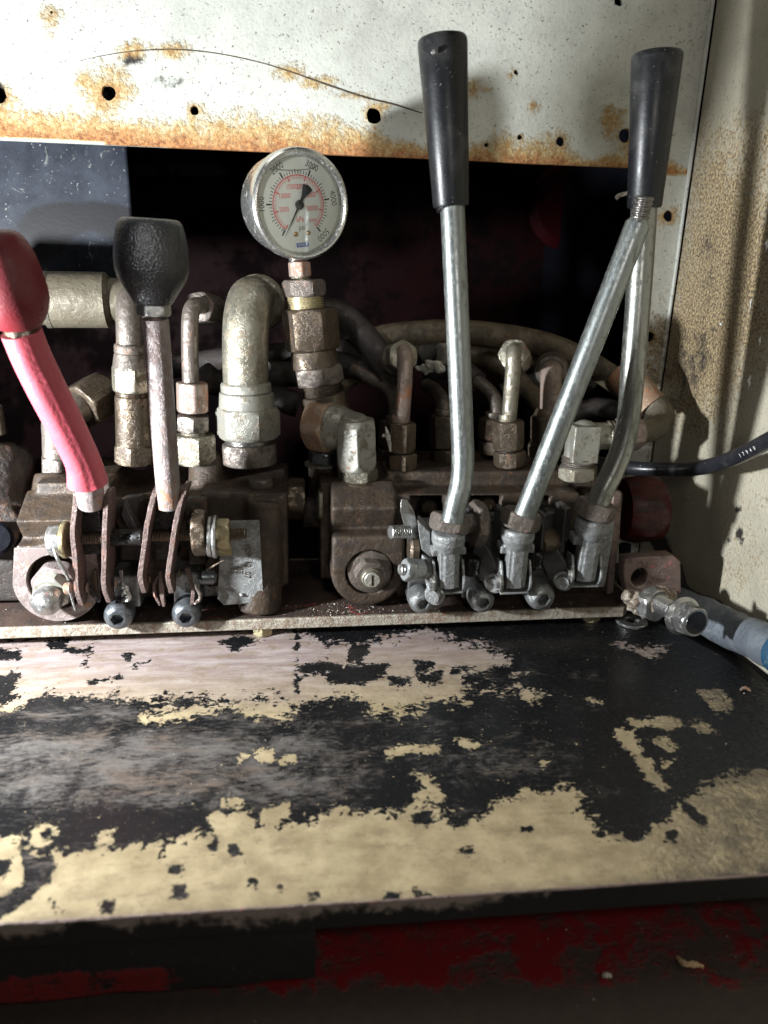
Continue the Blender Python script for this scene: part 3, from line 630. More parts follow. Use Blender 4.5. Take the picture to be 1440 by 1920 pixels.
# --- below the shelf: floor, red riser, black block
FZ = -.060
fl_ = grid(lambda u, v: Vector((-.45+.75*u, -.05+.38*v, FZ+.0012*math.sin(u*19)*math.cos(v*13))), 90, 60, 'floor', 'floor'); props(fl_, kind='structure')
set_attr(fl_, red=lambda x, y, c: np.clip((1860-y)/140, -.25, .14)+blob(x, y, 1300, 1900, 120, 30, .05)-np.clip((x-1180)/150, 0, 1)*.12)
ri = grid(lambda u, v: Vector((-.45+.75*u, .270, -.07+.066*v)), 60, 12, 'riser', 'floor'); props(ri, kind='structure')
set_attr(ri, red=lambda x, y, c: np.where(x < 1150, .12, -.2)+0*x)
mb = MB(); bx1 = A(592, 1800, .218).x
mb.box((-.36, .218, -.0475), (bx1, .262, -.0215)); bl = mb.build('step_block', 'block', None, bevel=.0016, seg=3)
bl.data.materials.clear(); bl.data.materials.append(M['block'])
bm = bmesh.new(); bm.from_mesh(bl.data); bmesh.ops.subdivide_edges(bm, edges=bm.edges[:], cuts=24, use_grid_fill=True)
for v in bm.verts: v.co += Vector((0, mnoise.noise(v.co*90), mnoise.noise(v.co*70+Vector((3, 1, 2)))))*.0012
bm.to_mesh(bl.data); bm.free()
set_attr(bl, red=lambda x, y, c: np.clip((-.032-c[:, 2])/.004, -1, 1)*np.where(x < 365, .42, .12)-np.where(x < 365, 0, .16)+blob(x, y, 575, 1855, 18, 14, .5))
props(bl, 'long black rubber block with flaking red paint along its lower edge, under the shelf', 'block')
t = props(MB().tube([AZ(1270, 1795, FZ+.002), AZ(1282, 1806, FZ+.003), AZ(1300, 1808, FZ+.003), AZ(1318, 1812, FZ+.002)], [.0008, .0013, .0012, .0008], n=8, wob=.5).build('paint_chip', 'chip_cream'), 'curled tan paint chip lying on the red floor at lower right', 'paint chip')
o = props(MB().tube([AZ(1130, 1829, FZ+.002), AZ(1138, 1828, FZ+.003), AZ(1146, 1830, FZ+.002)], [.0007, .0012, .0007], n=8, wob=.5).build('crumb', 'crumb'), 'small pale crumb on the red floor below the middle of the shelf', 'crumb')
o = props(MB().tube([AZ(1388, 1303-10, .001), AZ(1398, 1290, .0018), AZ(1408, 1295, .001)], [.0006, .0011, .0005], n=8, wob=.6).build('rust_flake', 'copper_rust'), 'orange rust flake at the right rim of the shelf', 'rust flake')

# --- steel base plate under both valves
mb = MB()
s0, s1 = AZ(-60, 1182, .014), AZ(1166, 1134, .014)
mb.poly([(s0.x-.12, s0.y-.0005, .0072), (s1.x, s1.y-.004, .0072), (s1.x+.012, s1.y+.01, .0072), (s1.x+.012, .505, .0072), (s0.x-.12, .505, .0072)], (0, 0, .0068))
base = mb.build('base_plate', 'strip', None, bevel=.0007)
bt = thing('mounting_plate', 'long rusty steel plate with bright front edge carrying both valves', 'base plate', (0, .44, .0072))
base.parent = bt; base.data.transform(Matrix.Translation(-OFF[bt.name])); base.name = 'plate'
mb = MB(); mb.poly([(s0.x-.115, s0.y+.0012, .0141), (s1.x-.003, s1.y-.0022, .0141), (s1.x+.009, s1.y+.012, .0141), (s1.x+.009, .50, .0141), (s0.x-.115, .50, .0141)], (0, 0, .0003))
mb.build('top_sheet', 'strip_top', bt)  # thin darker sheet over the plate's top
for (x, y) in ((492, 1183), (1112, 1157)):
    c = AZ(x, y, .004)+Vector((0, .0045, 0)); c.z = 0
    MB().hex(c+Vector((0, 0, .0002)), c+Vector((0, 0, .0072)), .0058, .5).build('spacer_nut', 'gold', bt)

# ================================================================== fittings
def stack(root, Y, items):
    """vertical pile of turned and hexagonal pieces; item = kind, x0, y0, x1, y1, r px, material, name[, r2 px, rot]"""
    for it in items:
        kind, x0, y0, x1, y1, rp, mt, nm = it[:8]; r2 = it[8] if len(it) > 8 and it[8] else None; rot = it[9] if len(it) > 9 else .3
        p0, p1 = A(x0, y0, Y), A(x1, y1, Y); r_ = PR(rp, p0)
        if kind == 'hex': MB().hex(p1, p0, r_*.93, rot).build(nm, mt, root)
        elif kind == 'cyl': MB().cyl(p0, p1, r_, PR(r2, p1) if r2 else None).build(nm, mt, root, bevel=0)
        elif kind == 'thread': MB().thread(p0, p1, r_).build(nm, mt, root)
        elif kind == 'ring':
            MB().lathe(p0, p1, [(0, r_*.93), (.2, r_), (.8, r_), (1, r_*.93)]).build(nm, mt, root)
def elbow_tube(root, pts, rp, mt, nm='tube'):
    P = [A(x, y, Y) for x, y, Y in pts]
    MB().tube(P, [PR(r_, P[0]) for r_ in rp] if isinstance(rp, (list, tuple)) else PR(rp, P[0]), n=28).build(nm, mt, root)

# ---- pressure gauge with its column of adapters
GO = A(606, 735, .470); t = thing('pressure_gauge', 'round liquid-filled pressure gauge with red and black scales on a column of hex adapters', 'gauge', GO)
stack(t, .470, [
 ('hex', 561, 491, 563, 519, 21, 'copper_rust', 'stem_nut', None, .35),
 ('thread', 563, 517, 565, 531, 18, 'zinc', 'stem_thread'),
 ('hex', 569, 524, 571, 556, 39, 'zinc_brown', 'adapter_nut', None, .15),
 ('thread', 571, 552, 575, 583, 35, 'gold', 'adapter_thread'),
 ('hex', 580, 578, 587, 656, 50, 'zinc_dark', 'large_nut', None, .1),
 ('cyl', 587, 655, 592, 688, 42, 'zinc_dark', 'collar', 46),
 ('hex', 594, 684, 600, 720, 46, 'zinc_brown', 'lower_nut', None, .4),
 ('thread', 600, 716, 604, 742, 36, 'zinc_dark', 'lower_thread'),
 ('cyl', 605, 738, 618, 800, 44, 'zinc_dark', 'tee_body', 46)])
Gc = A(561, 384, .462)
gx = math.radians(23); gt = math.radians(8)          # face turned towards the right, whole gauge leaning left
n_ = Vector((math.sin(gx), -math.cos(gx), -.06)).normalized()
up = (Vector((0, 0, 1)).lerp(Vector((0, 0, 1)), 1)); up = (up-n_*up.dot(n_)).normalized(); rt = up.cross(n_)
rt = -rt if rt.x < 0 else rt
rq = Matrix.Rotation(gt, 3, n_); up = rq @ up; rt = rq @ rt
if up.x > 0: up = Matrix.Rotation(-2*gt, 3, n_) @ up; rt = Matrix.Rotation(-2*gt, 3, n_) @ rt
R_ = PR(98, Gc)                                       # outer radius
GM = Matrix(((rt.x, up.x, n_.x, Gc.x), (rt.y, up.y, n_.y, Gc.y), (rt.z, up.z, n_.z, Gc.z), (0, 0, 0, 1)))
def G(a, b_, c=0): return GM @ Vector((a, b_, c))
MB().lathe(G(0, 0, -.026), G(0, 0, -.0022), [(0, R_*.80), (.08, R_*.88), (.18, R_*.91), (1, R_*.91)], 72).build('case', 'bezel', t)
MB().lathe(G(0, 0, -.005), G(0, 0, .005), [(0, R_*.92), (.0, R_*.985), (.12, R_), (.70, R_), (.88, R_*.985), (.98, R_*.95), (1, R_*.915), (.95, R_*.875), (.75, R_*.855), (.2, R_*.845)], 72, False, False).build('bezel', 'bezel', t)
MB().lathe(G(0, 0, -.0018), G(0, 0, -.0010), [(0, R_*.86), (1, R_*.86)], 72).build('dial', 'dial', t); dial = next(o for o in t.children if o.name.startswith('dial'))
MB().lathe(G(0, 0, .0022), G(0, 0, .0028), [(0, R_*.86), (1, R_*.86)], 72).build('glass', 'glass', t)
ZD = -.00094
def ang(f): return math.radians(232-284*f)           # fraction of the scale -> angle
def tick(mb, f, r0, r1, w):
    a = ang(f); d = Vector((math.cos(a), math.sin(a), 0)); s_ = Vector((-d.y, d.x, 0))*w/2*R_
    mb.b.faces.new([mb.b.verts.new(GM @ (d*r_*R_+s_*k+Vector((0, 0, ZD)))) for r_, k in ((r0, -1), (r1, -1), (r1, 1), (r0, 1))])
mb = MB()
for i in range(51): tick(mb, i/50, .545, .66 if i % 10 == 0 else (.63 if i % 5 == 0 else .60), .014 if i % 10 else .03)
mb.build('psi_scale', 'black_print', dial)
mb = MB()
for i in range(70): tick(mb, i/69, .43 if i % 10 == 0 else .455, .515, .010 if i % 10 else .024)
ns = 90
for i in range(ns): 
    a, c_ = ang(i/ns), ang((i+1)/ns)
    mb.b.faces.new([mb.b.verts.new(GM @ Vector((math.cos(q)*r_*R_, math.sin(q)*r_*R_, ZD))) for q, r_ in ((a, .515), (a, .532), (c_, .532), (c_, .515))])
mb.build('kpa_scale', 'red_print', dial)
def gtext(s, a, b_, size, mat, rot=0, sx=.8): return text(s, size*R_, GM @ Matrix.Translation((a*R_, b_*R_, ZD)) @ Matrix.Rotation(rot, 4, 'Z'), mat, 'numerals' if s[0].isdigit() else 'lettering', dial, .00002, sx=sx)
for k, s_ in enumerate(('0', '1000', '2000', '3000', '4000', '5000')):
    a = ang(k/5)
    if k in (1, 2, 4, 5, 3): gtext(s_, .745*math.cos(a), .745*math.sin(a), .175, 'black_print', a-math.pi/2)
gtext('0', -.36, -.44, .12, 'black_print', -.6)
for k, s_ in enumerate(('5000', '10000', '15000', '20000', '25000', '30000')):
    a = ang((k+1)*10/69); gtext(s_, .31*math.cos(a)-(.02 if k > 3 else 0), .34*math.sin(a), .135, 'red_print', 0, .72)
gtext('35000', .26, -.30, .09, 'red_print', 0, .75)
gtext('kPa', 0, -.26, .14, 'red_print'); gtext('psi', .02, -.41, .14, 'black_print')
# maker's blue box
mb = MB(); mb.b.faces.new([mb.b.verts.new(GM @ Vector((a*R_, b_*R_, ZD))) for a, b_ in ((-.13, -.765), (.13, -.765), (.13, -.685), (-.13, -.685))]); mb.build('logo_box', 'blue_print', dial)
text('WIKA', .085*R_, GM @ Matrix.Translation((0, -.725*R_, ZD+.00005)), 'white_print', 'lettering', dial, .00002)
for sx_ in (-.12, .14):
    MB().lathe(G(sx_*R_, -.52*R_, -.0010), G(sx_*R_, -.52*R_, -.0003), [(0, R_*.045), (.6, R_*.045), (1, R_*.03)], 20).build('screw', 'brass', dial)
mb = MB(); a = ang(-.012); d = Vector((math.cos(a), math.sin(a), 0)); s_ = Vector((-d.y, d.x, 0))
PZ = Vector((0, 0, .0005))
mb.poly([GM @ (d*.66*R_+PZ), GM @ (s_*.022*R_+PZ), GM @ (-s_*.022*R_+PZ)], n_*.0003)
mb.poly([GM @ (s_*.02*R_+PZ), GM @ (-d*.16*R_+s_*.035*R_+PZ), GM @ (-d*.36*R_+s_*.11*R_+PZ), GM @ (-d*.40*R_+PZ), GM @ (-d*.36*R_-s_*.11*R_+PZ), GM @ (-d*.16*R_-s_*.035*R_+PZ), GM @ (-s_*.02*R_+PZ)], n_*.0003)
mb.lathe(G(0, 0, -.0008), G(0, 0, .0014), [(0, R_*.05), (.4, R_*.085), (.85, R_*.085), (1, R_*.06)], 28)
mb.build('pointer', 'black_print', t)
mb = MB(); pts = [(-.45, .655), (-.3, .628), (0, .605), (.3, .612), (.42, .66)]   # level line of the filling
mb.tube([G(a*R_, b_*R_, .0010) for a, b_ in pts], .00016, n=6, sub=6); mb.build('liquid_line', 'zinc_dark', t)
mb = MB(); st = G(0, -R_*.86, -.012); mb.cyl(st, A(561, 494, .470), R_*.20, R_*.17); mb.build('stem', 'bezel', t)

# ---- left side pipes (over the left valve)
t = thing('large_elbow_pipe', 'thick pale-zinc elbow pipe bending back over a large hex union, left of the gauge', 'pipe', A(466, 865, .462), 'pipes over the left valve')
elbow_tube(t, [(478, 566, .520), (474, 560, .496), (468, 568, .474), (462, 602, .4635), (460, 650, .462), (461, 722, .462)], 38.5, 'zinc')
c = A(482, 566, .502); MB().lathe(c, A(489, 570, .515), [(0, PR(46, c)), (.1, PR(51, c)), (.9, PR(51, c)), (1, PR(47, c))], 40).build('flange', 'pipe_olive', t)
stack(t, .462, [('ring', 461, 716, 462, 737, 47, 'zinc_light', 'ring'), ('cyl', 462, 735, 463, 772, 50, 'zinc_light', 'union_shoulder', 52), ('hex', 464, 762, 466, 820, 57, 'zinc_light', 'union_nut', None, .12), ('cyl', 466, 816, 467, 832, 45, 'thread', 'neck'), ('hex', 467, 828, 469, 868, 53, 'zinc_brown', 'base_nut', None, .45)])
t = thing('thin_elbow_pipe', 'thin rusty elbow pipe with two unions, between black ball lever and thick pipe', 'pipe', A(368, 865, .462), 'pipes over the left valve')
elbow_tube(t, [(398, 580, .51), (382, 574, .485), (364, 575, .468), (357, 596, .463), (356, 650, .462), (358, 722, .462)], 14.5, 'zinc_brown')
p = A(372, 576, .480); q = A(396, 582, .504)
MB().hex(p, q, PR(27, p), .2).build('back_nut', 'zinc_brown', t)
MB().lathe(q, A(404, 584, .516), [(0, PR(26, q)), (.4, PR(28, q)), (1, PR(26, q))]).build('hose_sleeve', 'pipe_olive', t)
stack(t, .462, [('hex', 360, 717, 361, 772, 29, 'copper_rust', 'union_nut', None, .2), ('hex', 362, 778, 362, 808, 30, 'zinc_brown', 'lock_nut', None, .4), ('thread', 362, 804, 363, 820, 23, 'zinc', 'thread'), ('hex', 366, 814, 368, 868, 37, 'zinc', 'base_nut', None, .25)])
t = thing('stepped_elbow_pipe', 'brown elbow pipe on a tall stepped cylindrical adapter directly left of the black ball lever', 'pipe', A(252, 865, .462), 'pipes over the left valve')
elbow_tube(t, [(262, 560, .505), (252, 556, .483), (243, 566, .467), (242, 600, .462), (243, 652, .462)], 22, 'zinc_brown')
stack(t, .462, [('ring', 244, 646, 244, 664, 29, 'zinc_brown', 'ring'), ('cyl', 244, 662, 245, 694, 29, 'zinc_brown', 'shoulder', 33), ('hex', 245, 686, 246, 734, 34, 'zinc', 'union_nut', None, .15), ('thread', 246, 730, 247, 745, 29, 'zinc_dark', 'thread'), ('cyl', 248, 742, 252, 838, 31.5, 'zinc_dark', 'adapter', 33), ('hex', 253, 832, 253, 868, 36, 'zinc_dark', 'base_nut', None, .5)])
t = thing('angled_elbow', 'rusty elbow fitting with a big angled hex nut behind the red sleeved lever', 'fitting', A(108, 895, .455), 'pipes over the left valve')
elbow_tube(t, [(108, 868, .455), (108, 820, .456), (110, 790, .458), (135, 770, .466), (160, 758, .475)], [26, 27, 28, 30, 33], 'zinc_brown', 'elbow')
p, q = A(150, 764, .470), A(196, 735, .487); MB().hex(p, q, PR(40, p), .4).build('union_nut', 'zinc_dark', t)
p2 = A(255, 715, .505); MB().tube([q, A(225, 722, .497), p2], PR(23, p)).build('tube', 'zinc_dark', t)
stack(t, .455, [('cyl', 108, 846, 108, 862, 24, 'copper_rust', 'neck'), ('hex', 109, 856, 109, 897, 30, 'zinc_brown', 'base_nut', None, .2)])
t = thing('olive_pipe', 'thick olive-grey horizontal pipe stub behind the two ball levers', 'pipe', A(155, 562, .500), 'pipes over the left valve')
MB().cyl(A(85, 562, .500), A(208, 563, .503), PR(51, A(150, 562, .5)), ch=.0025).build('sleeve', 'pipe_olive', t)
MB().cyl(A(204, 563, .503), A(300, 566, .507), PR(41, A(150, 562, .5))).build('pipe', 'pipe_olive', t)
MB().cyl(A(-80, 560, .497), A(88, 562, .500), PR(46, A(150, 562, .5))).build('pipe', 'pipe_olive', t)
MB().lathe(A(82, 562, .4995), A(94, 562, .500), [(0, PR(47, A(85, 562, .5))), (.2, PR(52, A(85, 562, .5))), (1, PR(52, A(85, 562, .5)))]).build('flange', 'zinc', t)

# ---- right side pipes
def small_pipe(name, label, top, col, base, Y, r_=13, cm='zinc_brown', nm='zinc_dark', head=None, group='small pipes over the right valve'):
    t = thing(name, label, 'pipe', A(base[0], base[3], Y), group)
    elbow_tube(t, top, r_, cm)
    x = col
    stack(t, Y, [('ring', x-1, base[1]-14, x-1, base[1]+2, r_+3, cm, 'ring'), ('hex', x, base[1]-2, base[0], base[2], r_*2.05, nm, 'union_nut', None, .25), ('cyl', base[0], base[2]-3, base[0], base[2]+8, r_*1.5, 'blackhole', 'neck'), ('hex', base[0]+2, base[2]+2, base[0]+3, base[3], r_*2.1, nm, 'base_nut', None, .4)])
    if head:
        a, b_, rr, mt = head; p, q = A(*a), A(*b_)
        MB().hex(p, q, PR(rr, p), .1).build('back_nut', mt, t)
        e = (q-p).normalized()
        MB().lathe(q, q+e*.012, [(0, PR(rr*.95, p)), (.3, PR(rr*1.12, p)), (.8, PR(rr*1.05, p)), (1, PR(rr*.8, p))]).build('hose_sleeve', 'zinc_brown', t)
    return t
small_pipe('small_elbow_pipe', 'small elbow pipe with pinkish tube and rusty back nut, right of the zinc elbow', [(742, 676, .492), (750, 662, .474), (758, 660, .462), (760, 680, .457), (758, 730, .456), (754, 790, .456)], 751, (750, 793, 846, 880), .456, 13.5, 'copper_rust', 'zinc_dark', ((757, 667, .462), (744, 672, .476), 27, 'zinc'))
small_pipe('small_elbow_pipe', 'small elbow pipe half hidden behind the long lever with white rag above it', [(800, 722, .505), (818, 734, .492), (830, 752, .480), (832, 775, .476), (832, 800, .475)], 832, (832, 780, 838, 866), .475, 12.5, 'zinc_brown')
small_pipe('small_elbow_pipe', 'small brown curved pipe behind and right of the long lever', [(890, 712, .505), (912, 728, .494), (928, 748, .486), (932, 775, .482), (930, 795, .482)], 926, (922, 786, 822, 848), .482, 12.5, 'zinc_brown')
small_pipe('small_elbow_pipe', 'small upright elbow pipe with grey hex head standing between the two long levers', [(974, 668, .492), (968, 658, .472), (963, 660, .460), (962, 690, .457), (958, 740, .456), (954, 790, .456)], 953, (953, 790, 842, 873), .456, 13.5, 'zinc', 'zinc_dark', ((963, 664, .462), (967, 672, .478), 27, 'zinc'))
small_pipe('small_elbow_pipe', 'small brown pipe curving up behind the first small elbow pipe', [(660, 690, .515), (700, 712, .505), (728, 728, .495), (740, 752, .485), (742, 790, .480)], 740, (734, 793, 836, 868), .480, 12.5, 'zinc_brown')
t = thing('domed_elbow_pipe', 'reddish elbow pipe with a domed brown head, just left of the knobless lever', 'pipe', A(1028, 855, .475), 'small pipes over the right valve')
elbow_tube(t, [(1036, 690, .500), (1034, 694, .486), (1033, 706, .478), (1033, 730, .475), (1032, 772, .475)], 19, 'copper_rust')
p, q = A(1034, 698, .484), A(1034, 690, .502)
MB().lathe(p, q, [(0, PR(24, p)), (.1, PR(29, p)), (.5, PR(32, p)), (.9, PR(32, p)), (1, PR(28, p))], 40).build('domed_head', 'zinc_brown', t)
stack(t, .475, [('cyl', 1030, 765, 1029, 782, 24, 'zinc_dark', 'shoulder', 30), ('hex', 1029, 778, 1028, 826, 32, 'zinc_dark', 'union_nut', None, .3), ('hex', 1028, 826, 1028, 856, 36, 'zinc_dark', 'base_nut', None, .1)])
# rag wrapped joint
t = thing('rag_wrapped_joint', 'dark hose joint with a bit of torn white rag, beside the long lever', 'fitting', A(815, 670, .49))
MB().tube([A(782, 676, .485), A(800, 668, .487), A(838, 664, .493)], [PR(22, A(800, 670, .49)), PR(24, A(800, 670, .49)), PR(18, A(800, 670, .49))], wob=.15).build('joint', 'hose_dark', t)
MB().lathe(A(824, 664, .478), A(842, 664, .481), [(0, .006), (.1, .0072), (.3, .006), (.45, .0072), (.6, .006), (.8, .0072), (1, .006)]).build('ribbed_collar', 'zinc_light', t)
MB().tube([A(780, 688, .476), A(800, 692, .472), A(814, 684, .471), A(830, 694, .472)], [.0012, .0030, .0040, .0028], n=18, wob=.9).build('rag', 'cloth', t)
# wax marks on the first nut
t = thing('paint_mark', 'white dab of marking paint on the hex nut of the first small pipe', 'paint mark', A(726, 832, .447))
MB().tube([A(723, 800, .4465), A(728, 820, .4455), A(732, 846, .4465)], [.0004, .0016, .0007], n=12, wob=.3).build('dab', 'cloth', t)
MB().tube([A(718, 816, .4485), A(724, 818, .4475)], [.0012, .0011], n=12, wob=.3).build('dab', 'cloth', t)

# hoses
def hose(name, label, pts, rp, mt, wob=.03):
    P = [A(*p) for p in pts]; o = MB().tube(P, [PR(rp, p) for p in P] if not isinstance(rp, list) else [PR(r_, p) for r_, p in zip(rp, P)], n=32, wob=wob).build(name, mt)
    return props(o, label, 'hose')
hose('hydraulic_hose', 'thick olive-brown hose arching from behind the gauge column over to the right', [(560, 690, .555), (640, 660, .553), (720, 632, .550), (800, 624, .547), (870, 623, .543), (960, 633, .538), (1040, 652, .530), (1110, 685, .518), (1165, 722, .503), (1205, 758, .490)], 23, 'hose')
hose('hydraulic_hose', 'dark hose dropping to the right from the gauge column to the first small pipe', [(590, 590, .53), (625, 585, .525), (660, 606, .520), (695, 645, .512), (720, 680, .503), (735, 700, .495)], 25, 'hose_dark')
hose('hydraulic_hose', 'dark hose running level behind the thick elbow pipe at the left', [(230, 700, .52), (320, 690, .53), (420, 672, .535), (540, 662, .535), (640, 655, .53), (700, 668, .52)], 20, 'hose_dark')
hose('hydraulic_hose', 'dark hose curving behind the gauge column towards the small brown pipe', [(500, 700, .51), (560, 700, .52), (620, 680, .525), (670, 690, .52), (690, 705, .512)], [24, 24, 23, 22, 18], 'hose_dark')
hose('hydraulic_hose', 'dark hose ending in a crimped brown sleeve behind the long lever', [(800, 690, .54), (840, 690, .53), (872, 700, .515), (896, 716, .503)], [22, 22, 22, 19], 'hose_dark')
hose('hydraulic_hose', 'dark hose crossing low behind the left unions', [(380, 700, .50), (410, 720, .505), (500, 740, .51), (560, 760, .51)], 24, 'hose_dark')
hose('hydraulic_hose', 'black hose looping behind the reddish domed elbow', [(940, 740, .53), (1000, 720, .53), (1060, 700, .53), (1110, 720, .53)], 20, 'hose_dark')
hose('hydraulic_hose', 'brown rubber hose crossing low between the grey-headed small pipe and domed elbow', [(860, 655, .56), (905, 672, .548), (955, 700, .535), (1000, 742, .525), (1030, 790, .52)], 19, 'hose')
hose('hydraulic_hose', 'brown hose under the big arching hose, passing behind the rag-wrapped joint', [(640, 720, .545), (720, 672, .548), (800, 655, .55), (880, 660, .55), (950, 664, .548), (1010, 690, .545)], 17, 'hose')
hose('hydraulic_hose', 'dark hose low behind the emblem elbow near the right opening edge', [(1040, 800, .52), (1090, 770, .518), (1140, 765, .515), (1200, 790, .508)], 18, 'hose_dark')
# hose end: light sleeve and return elbow at the right
t = thing('hose_end_elbow', 'brass-toned hose end with pale crimp sleeve and return elbow at the right wall', 'fitting', A(1215, 760, .48))
P = [A(1158, 700, .500), A(1190, 728, .490), A(1222, 762, .480)]
MB().tube(P, [PR(28, P[0]), PR(31, P[0]), PR(29, P[0])], n=36).build('crimp_sleeve', 'orange_rust', t)
P = [A(1214, 752, .482), A(1236, 768, .474), A(1240, 790, .464), A(1222, 806, .455), A(1185, 812, .450), A(1160, 812, .448)]
MB().tube(P, [PR(22, P[2]), PR(22, P[2]), PR(22, P[2]), PR(21, P[2]), PR(20, P[2]), PR(20, P[2])], n=32).build('return_bend', 'pipe_olive', t)
# elbow G with logo
t = thing('logo_elbow', 'pale grey right-angle elbow with a small round cast emblem between the two right levers', 'fitting', A(1084, 895, .448))
P = [A(1088, 862, .446), A(1092, 838, .446), A(1098, 822, .446), A(1115, 815, .446), A(1140, 814, .446)]
k = PR(1, P[0])
mb = MB(); mb.cyl(A(1086, 866, .446), A(1098, 802, .446), 31*k, 29*k); mb.cyl(A(1082, 820, .446), A(1142, 817, .446), 27*k, 25*k); mb.sphere(A(1095, 816, .446), 29*k)
mb.obox(A(1092, 830, .4435), (25*k, 0, 0), (0, 24*k, 0), (0, 0, 34*k))
cast(mb, 'body', 'zinc_light', t, .0006, 3, .0002)
MB().thread(A(1136, 816, .446), A(1162, 815, .446), 27*k, .0022, .0009).build('side_thread', 'zinc', t)
MB().hex(A(1158, 815, .446), A(1196, 812, .449), 29*k, .2).build('side_nut', 'copper_rust', t)
MB().thread(A(1086, 854, .446), A(1084, 876, .446), 32*k, .0022, .0009).build('lower_thread', 'zinc_brown', t)
MB().hex(A(1083, 897, .446), A(1084, 872, .446), 33*k, 0.02).build('base_nut', 'zinc', t)
e = A(1098, 822, .4435-24*k/1.0+.0003); mb = MB()
for i in range(24):
    a0, a1 = 2*math.pi*i/24, 2*math.pi*(i+1)/24
    mb.obox(e+Vector((math.cos(a0)*8.5*k, 0, math.sin(a0)*8.5*k)), (math.cos(a0+1.57)*1.3*k, 0, math.sin(a0+1.57)*1.3*k), (0, .0004, 0), (math.cos(a0)*.9*k, 0, math.sin(a0)*.9*k))
for dx in (-3, 0, 3): mb.obox(e+Vector((dx*k, 0, 0)), (.8*k, 0, .5*k), (0, .0004, 0), (-1.2*k, 0, (5-abs(dx)*.5)*k))
mb.obox(e, (4.5*k, 0, 0), (0, .0004, 0), (0, 0, .7*k))
mb.build('emblem', 'zinc_light', t)
# white 45 elbow
t = thing('zinc_elbow', 'bright zinc elbow fitting with orange-stained hex nut, before the gauge column', 'fitting', A(668, 900, .452))
k = PR(1, A(665, 830, .446)); Y = .446
a0 = A(588, 795, .464); a1 = A(622, 800, .456); a2 = A(652, 806, .449); e = (a2-a0).normalized()
MB().hex(a0, a1+e*.001, 46*k, .45, .09).build('large_nut', 'orange_rust', t)
MB().lathe(a1, a2, [(0, 38*k), (.1, 44*k), (.5, 42*k), (.62, 40*k), (1, 38*k)], 40).build('swivel_ring', 'zinc_light', t)
mb = MB(); kk = A(668, 812, Y); dn = A(669, 880, Y)
mb.hex(a2-e*.002, kk+e*.004, 33*k, .3, .2); mb.hex(A(665, 786, Y), dn, 36*k, .52, .25)
o = mb.build('elbow_body', 'zinc_light', t); md = o.modifiers.new('remesh', 'REMESH'); md.mode = 'VOXEL'; md.voxel_size = .0005; md.use_smooth_shade = True
md = o.modifiers.new('smooth', 'SMOOTH'); md.iterations = 3
stack(t, .446, [('thread', 669, 858, 670, 880, 33, 'zinc', 'thread'), ('hex', 671, 876, 671, 900, 36, 'zinc', 'base_nut', None, .15), ('ring', 671, 898, 671, 906, 41, 'zinc_dark', 'washer')])

# ================================================================== LEFT VALVE
LT = A(460, 926, .425).z
t = thing('hydraulic_valve', 'left cast-iron valve block under the pressure pipes, oily brown with a stamped grey plate', 'valve', (-.09, .45, .014), 'hydraulic valves')
LV = t
mb = MB()
mb.pbox(380, 926, 540, 1100, .424, .50)                         # right half
mb.pbox(205, 932, 400, 1120, .434, .50)                         # behind the forks
mb.pbox(75, 905, 215, 1060, .430, .492)
mb.cyl(A(495, 930, .430)-Vector((0, 0, .002)), Vector((A(487, 1100, .424).x, .4195, .0142)), .0125, .0130)    # foot column
mb.cyl(A(108, 888, .455), A(108, 990, .445), .0135, .021)        # port boss
mb.cyl(A(390, 855, .47), A(390, 960, .45), .012)
c = A(112, 1086, .412); r_ = PR(80, c)
mb.cyl(c+Vector((0, -.004, 0)), c+Vector((0, .045, 0)), r_, ch=.001)
mb.pbox(32, 1022, 190, 1090, .408, .455)
mb.pbox(200, 1070, 500, 1120, .432, .48)
mb.obox(A(130, 985, .432), (.022, 0, 0), (0, .012, .006), (0, -.010, .016))
o = cast(mb, 'valve_body', 'cast', t)
cu = MB(); cu.cyl(c+Vector((.0005, -.012, .001)), c+Vector((.0005, .006, .001)), r_*.66, ch=.0001); cu = cu.build('bore', 'cast', t)
bo = o.modifiers.new('bore', 'BOOLEAN'); bo.object = cu; bo.solver = 'EXACT'; bake(o); bpy.data.objects.remove(cu)
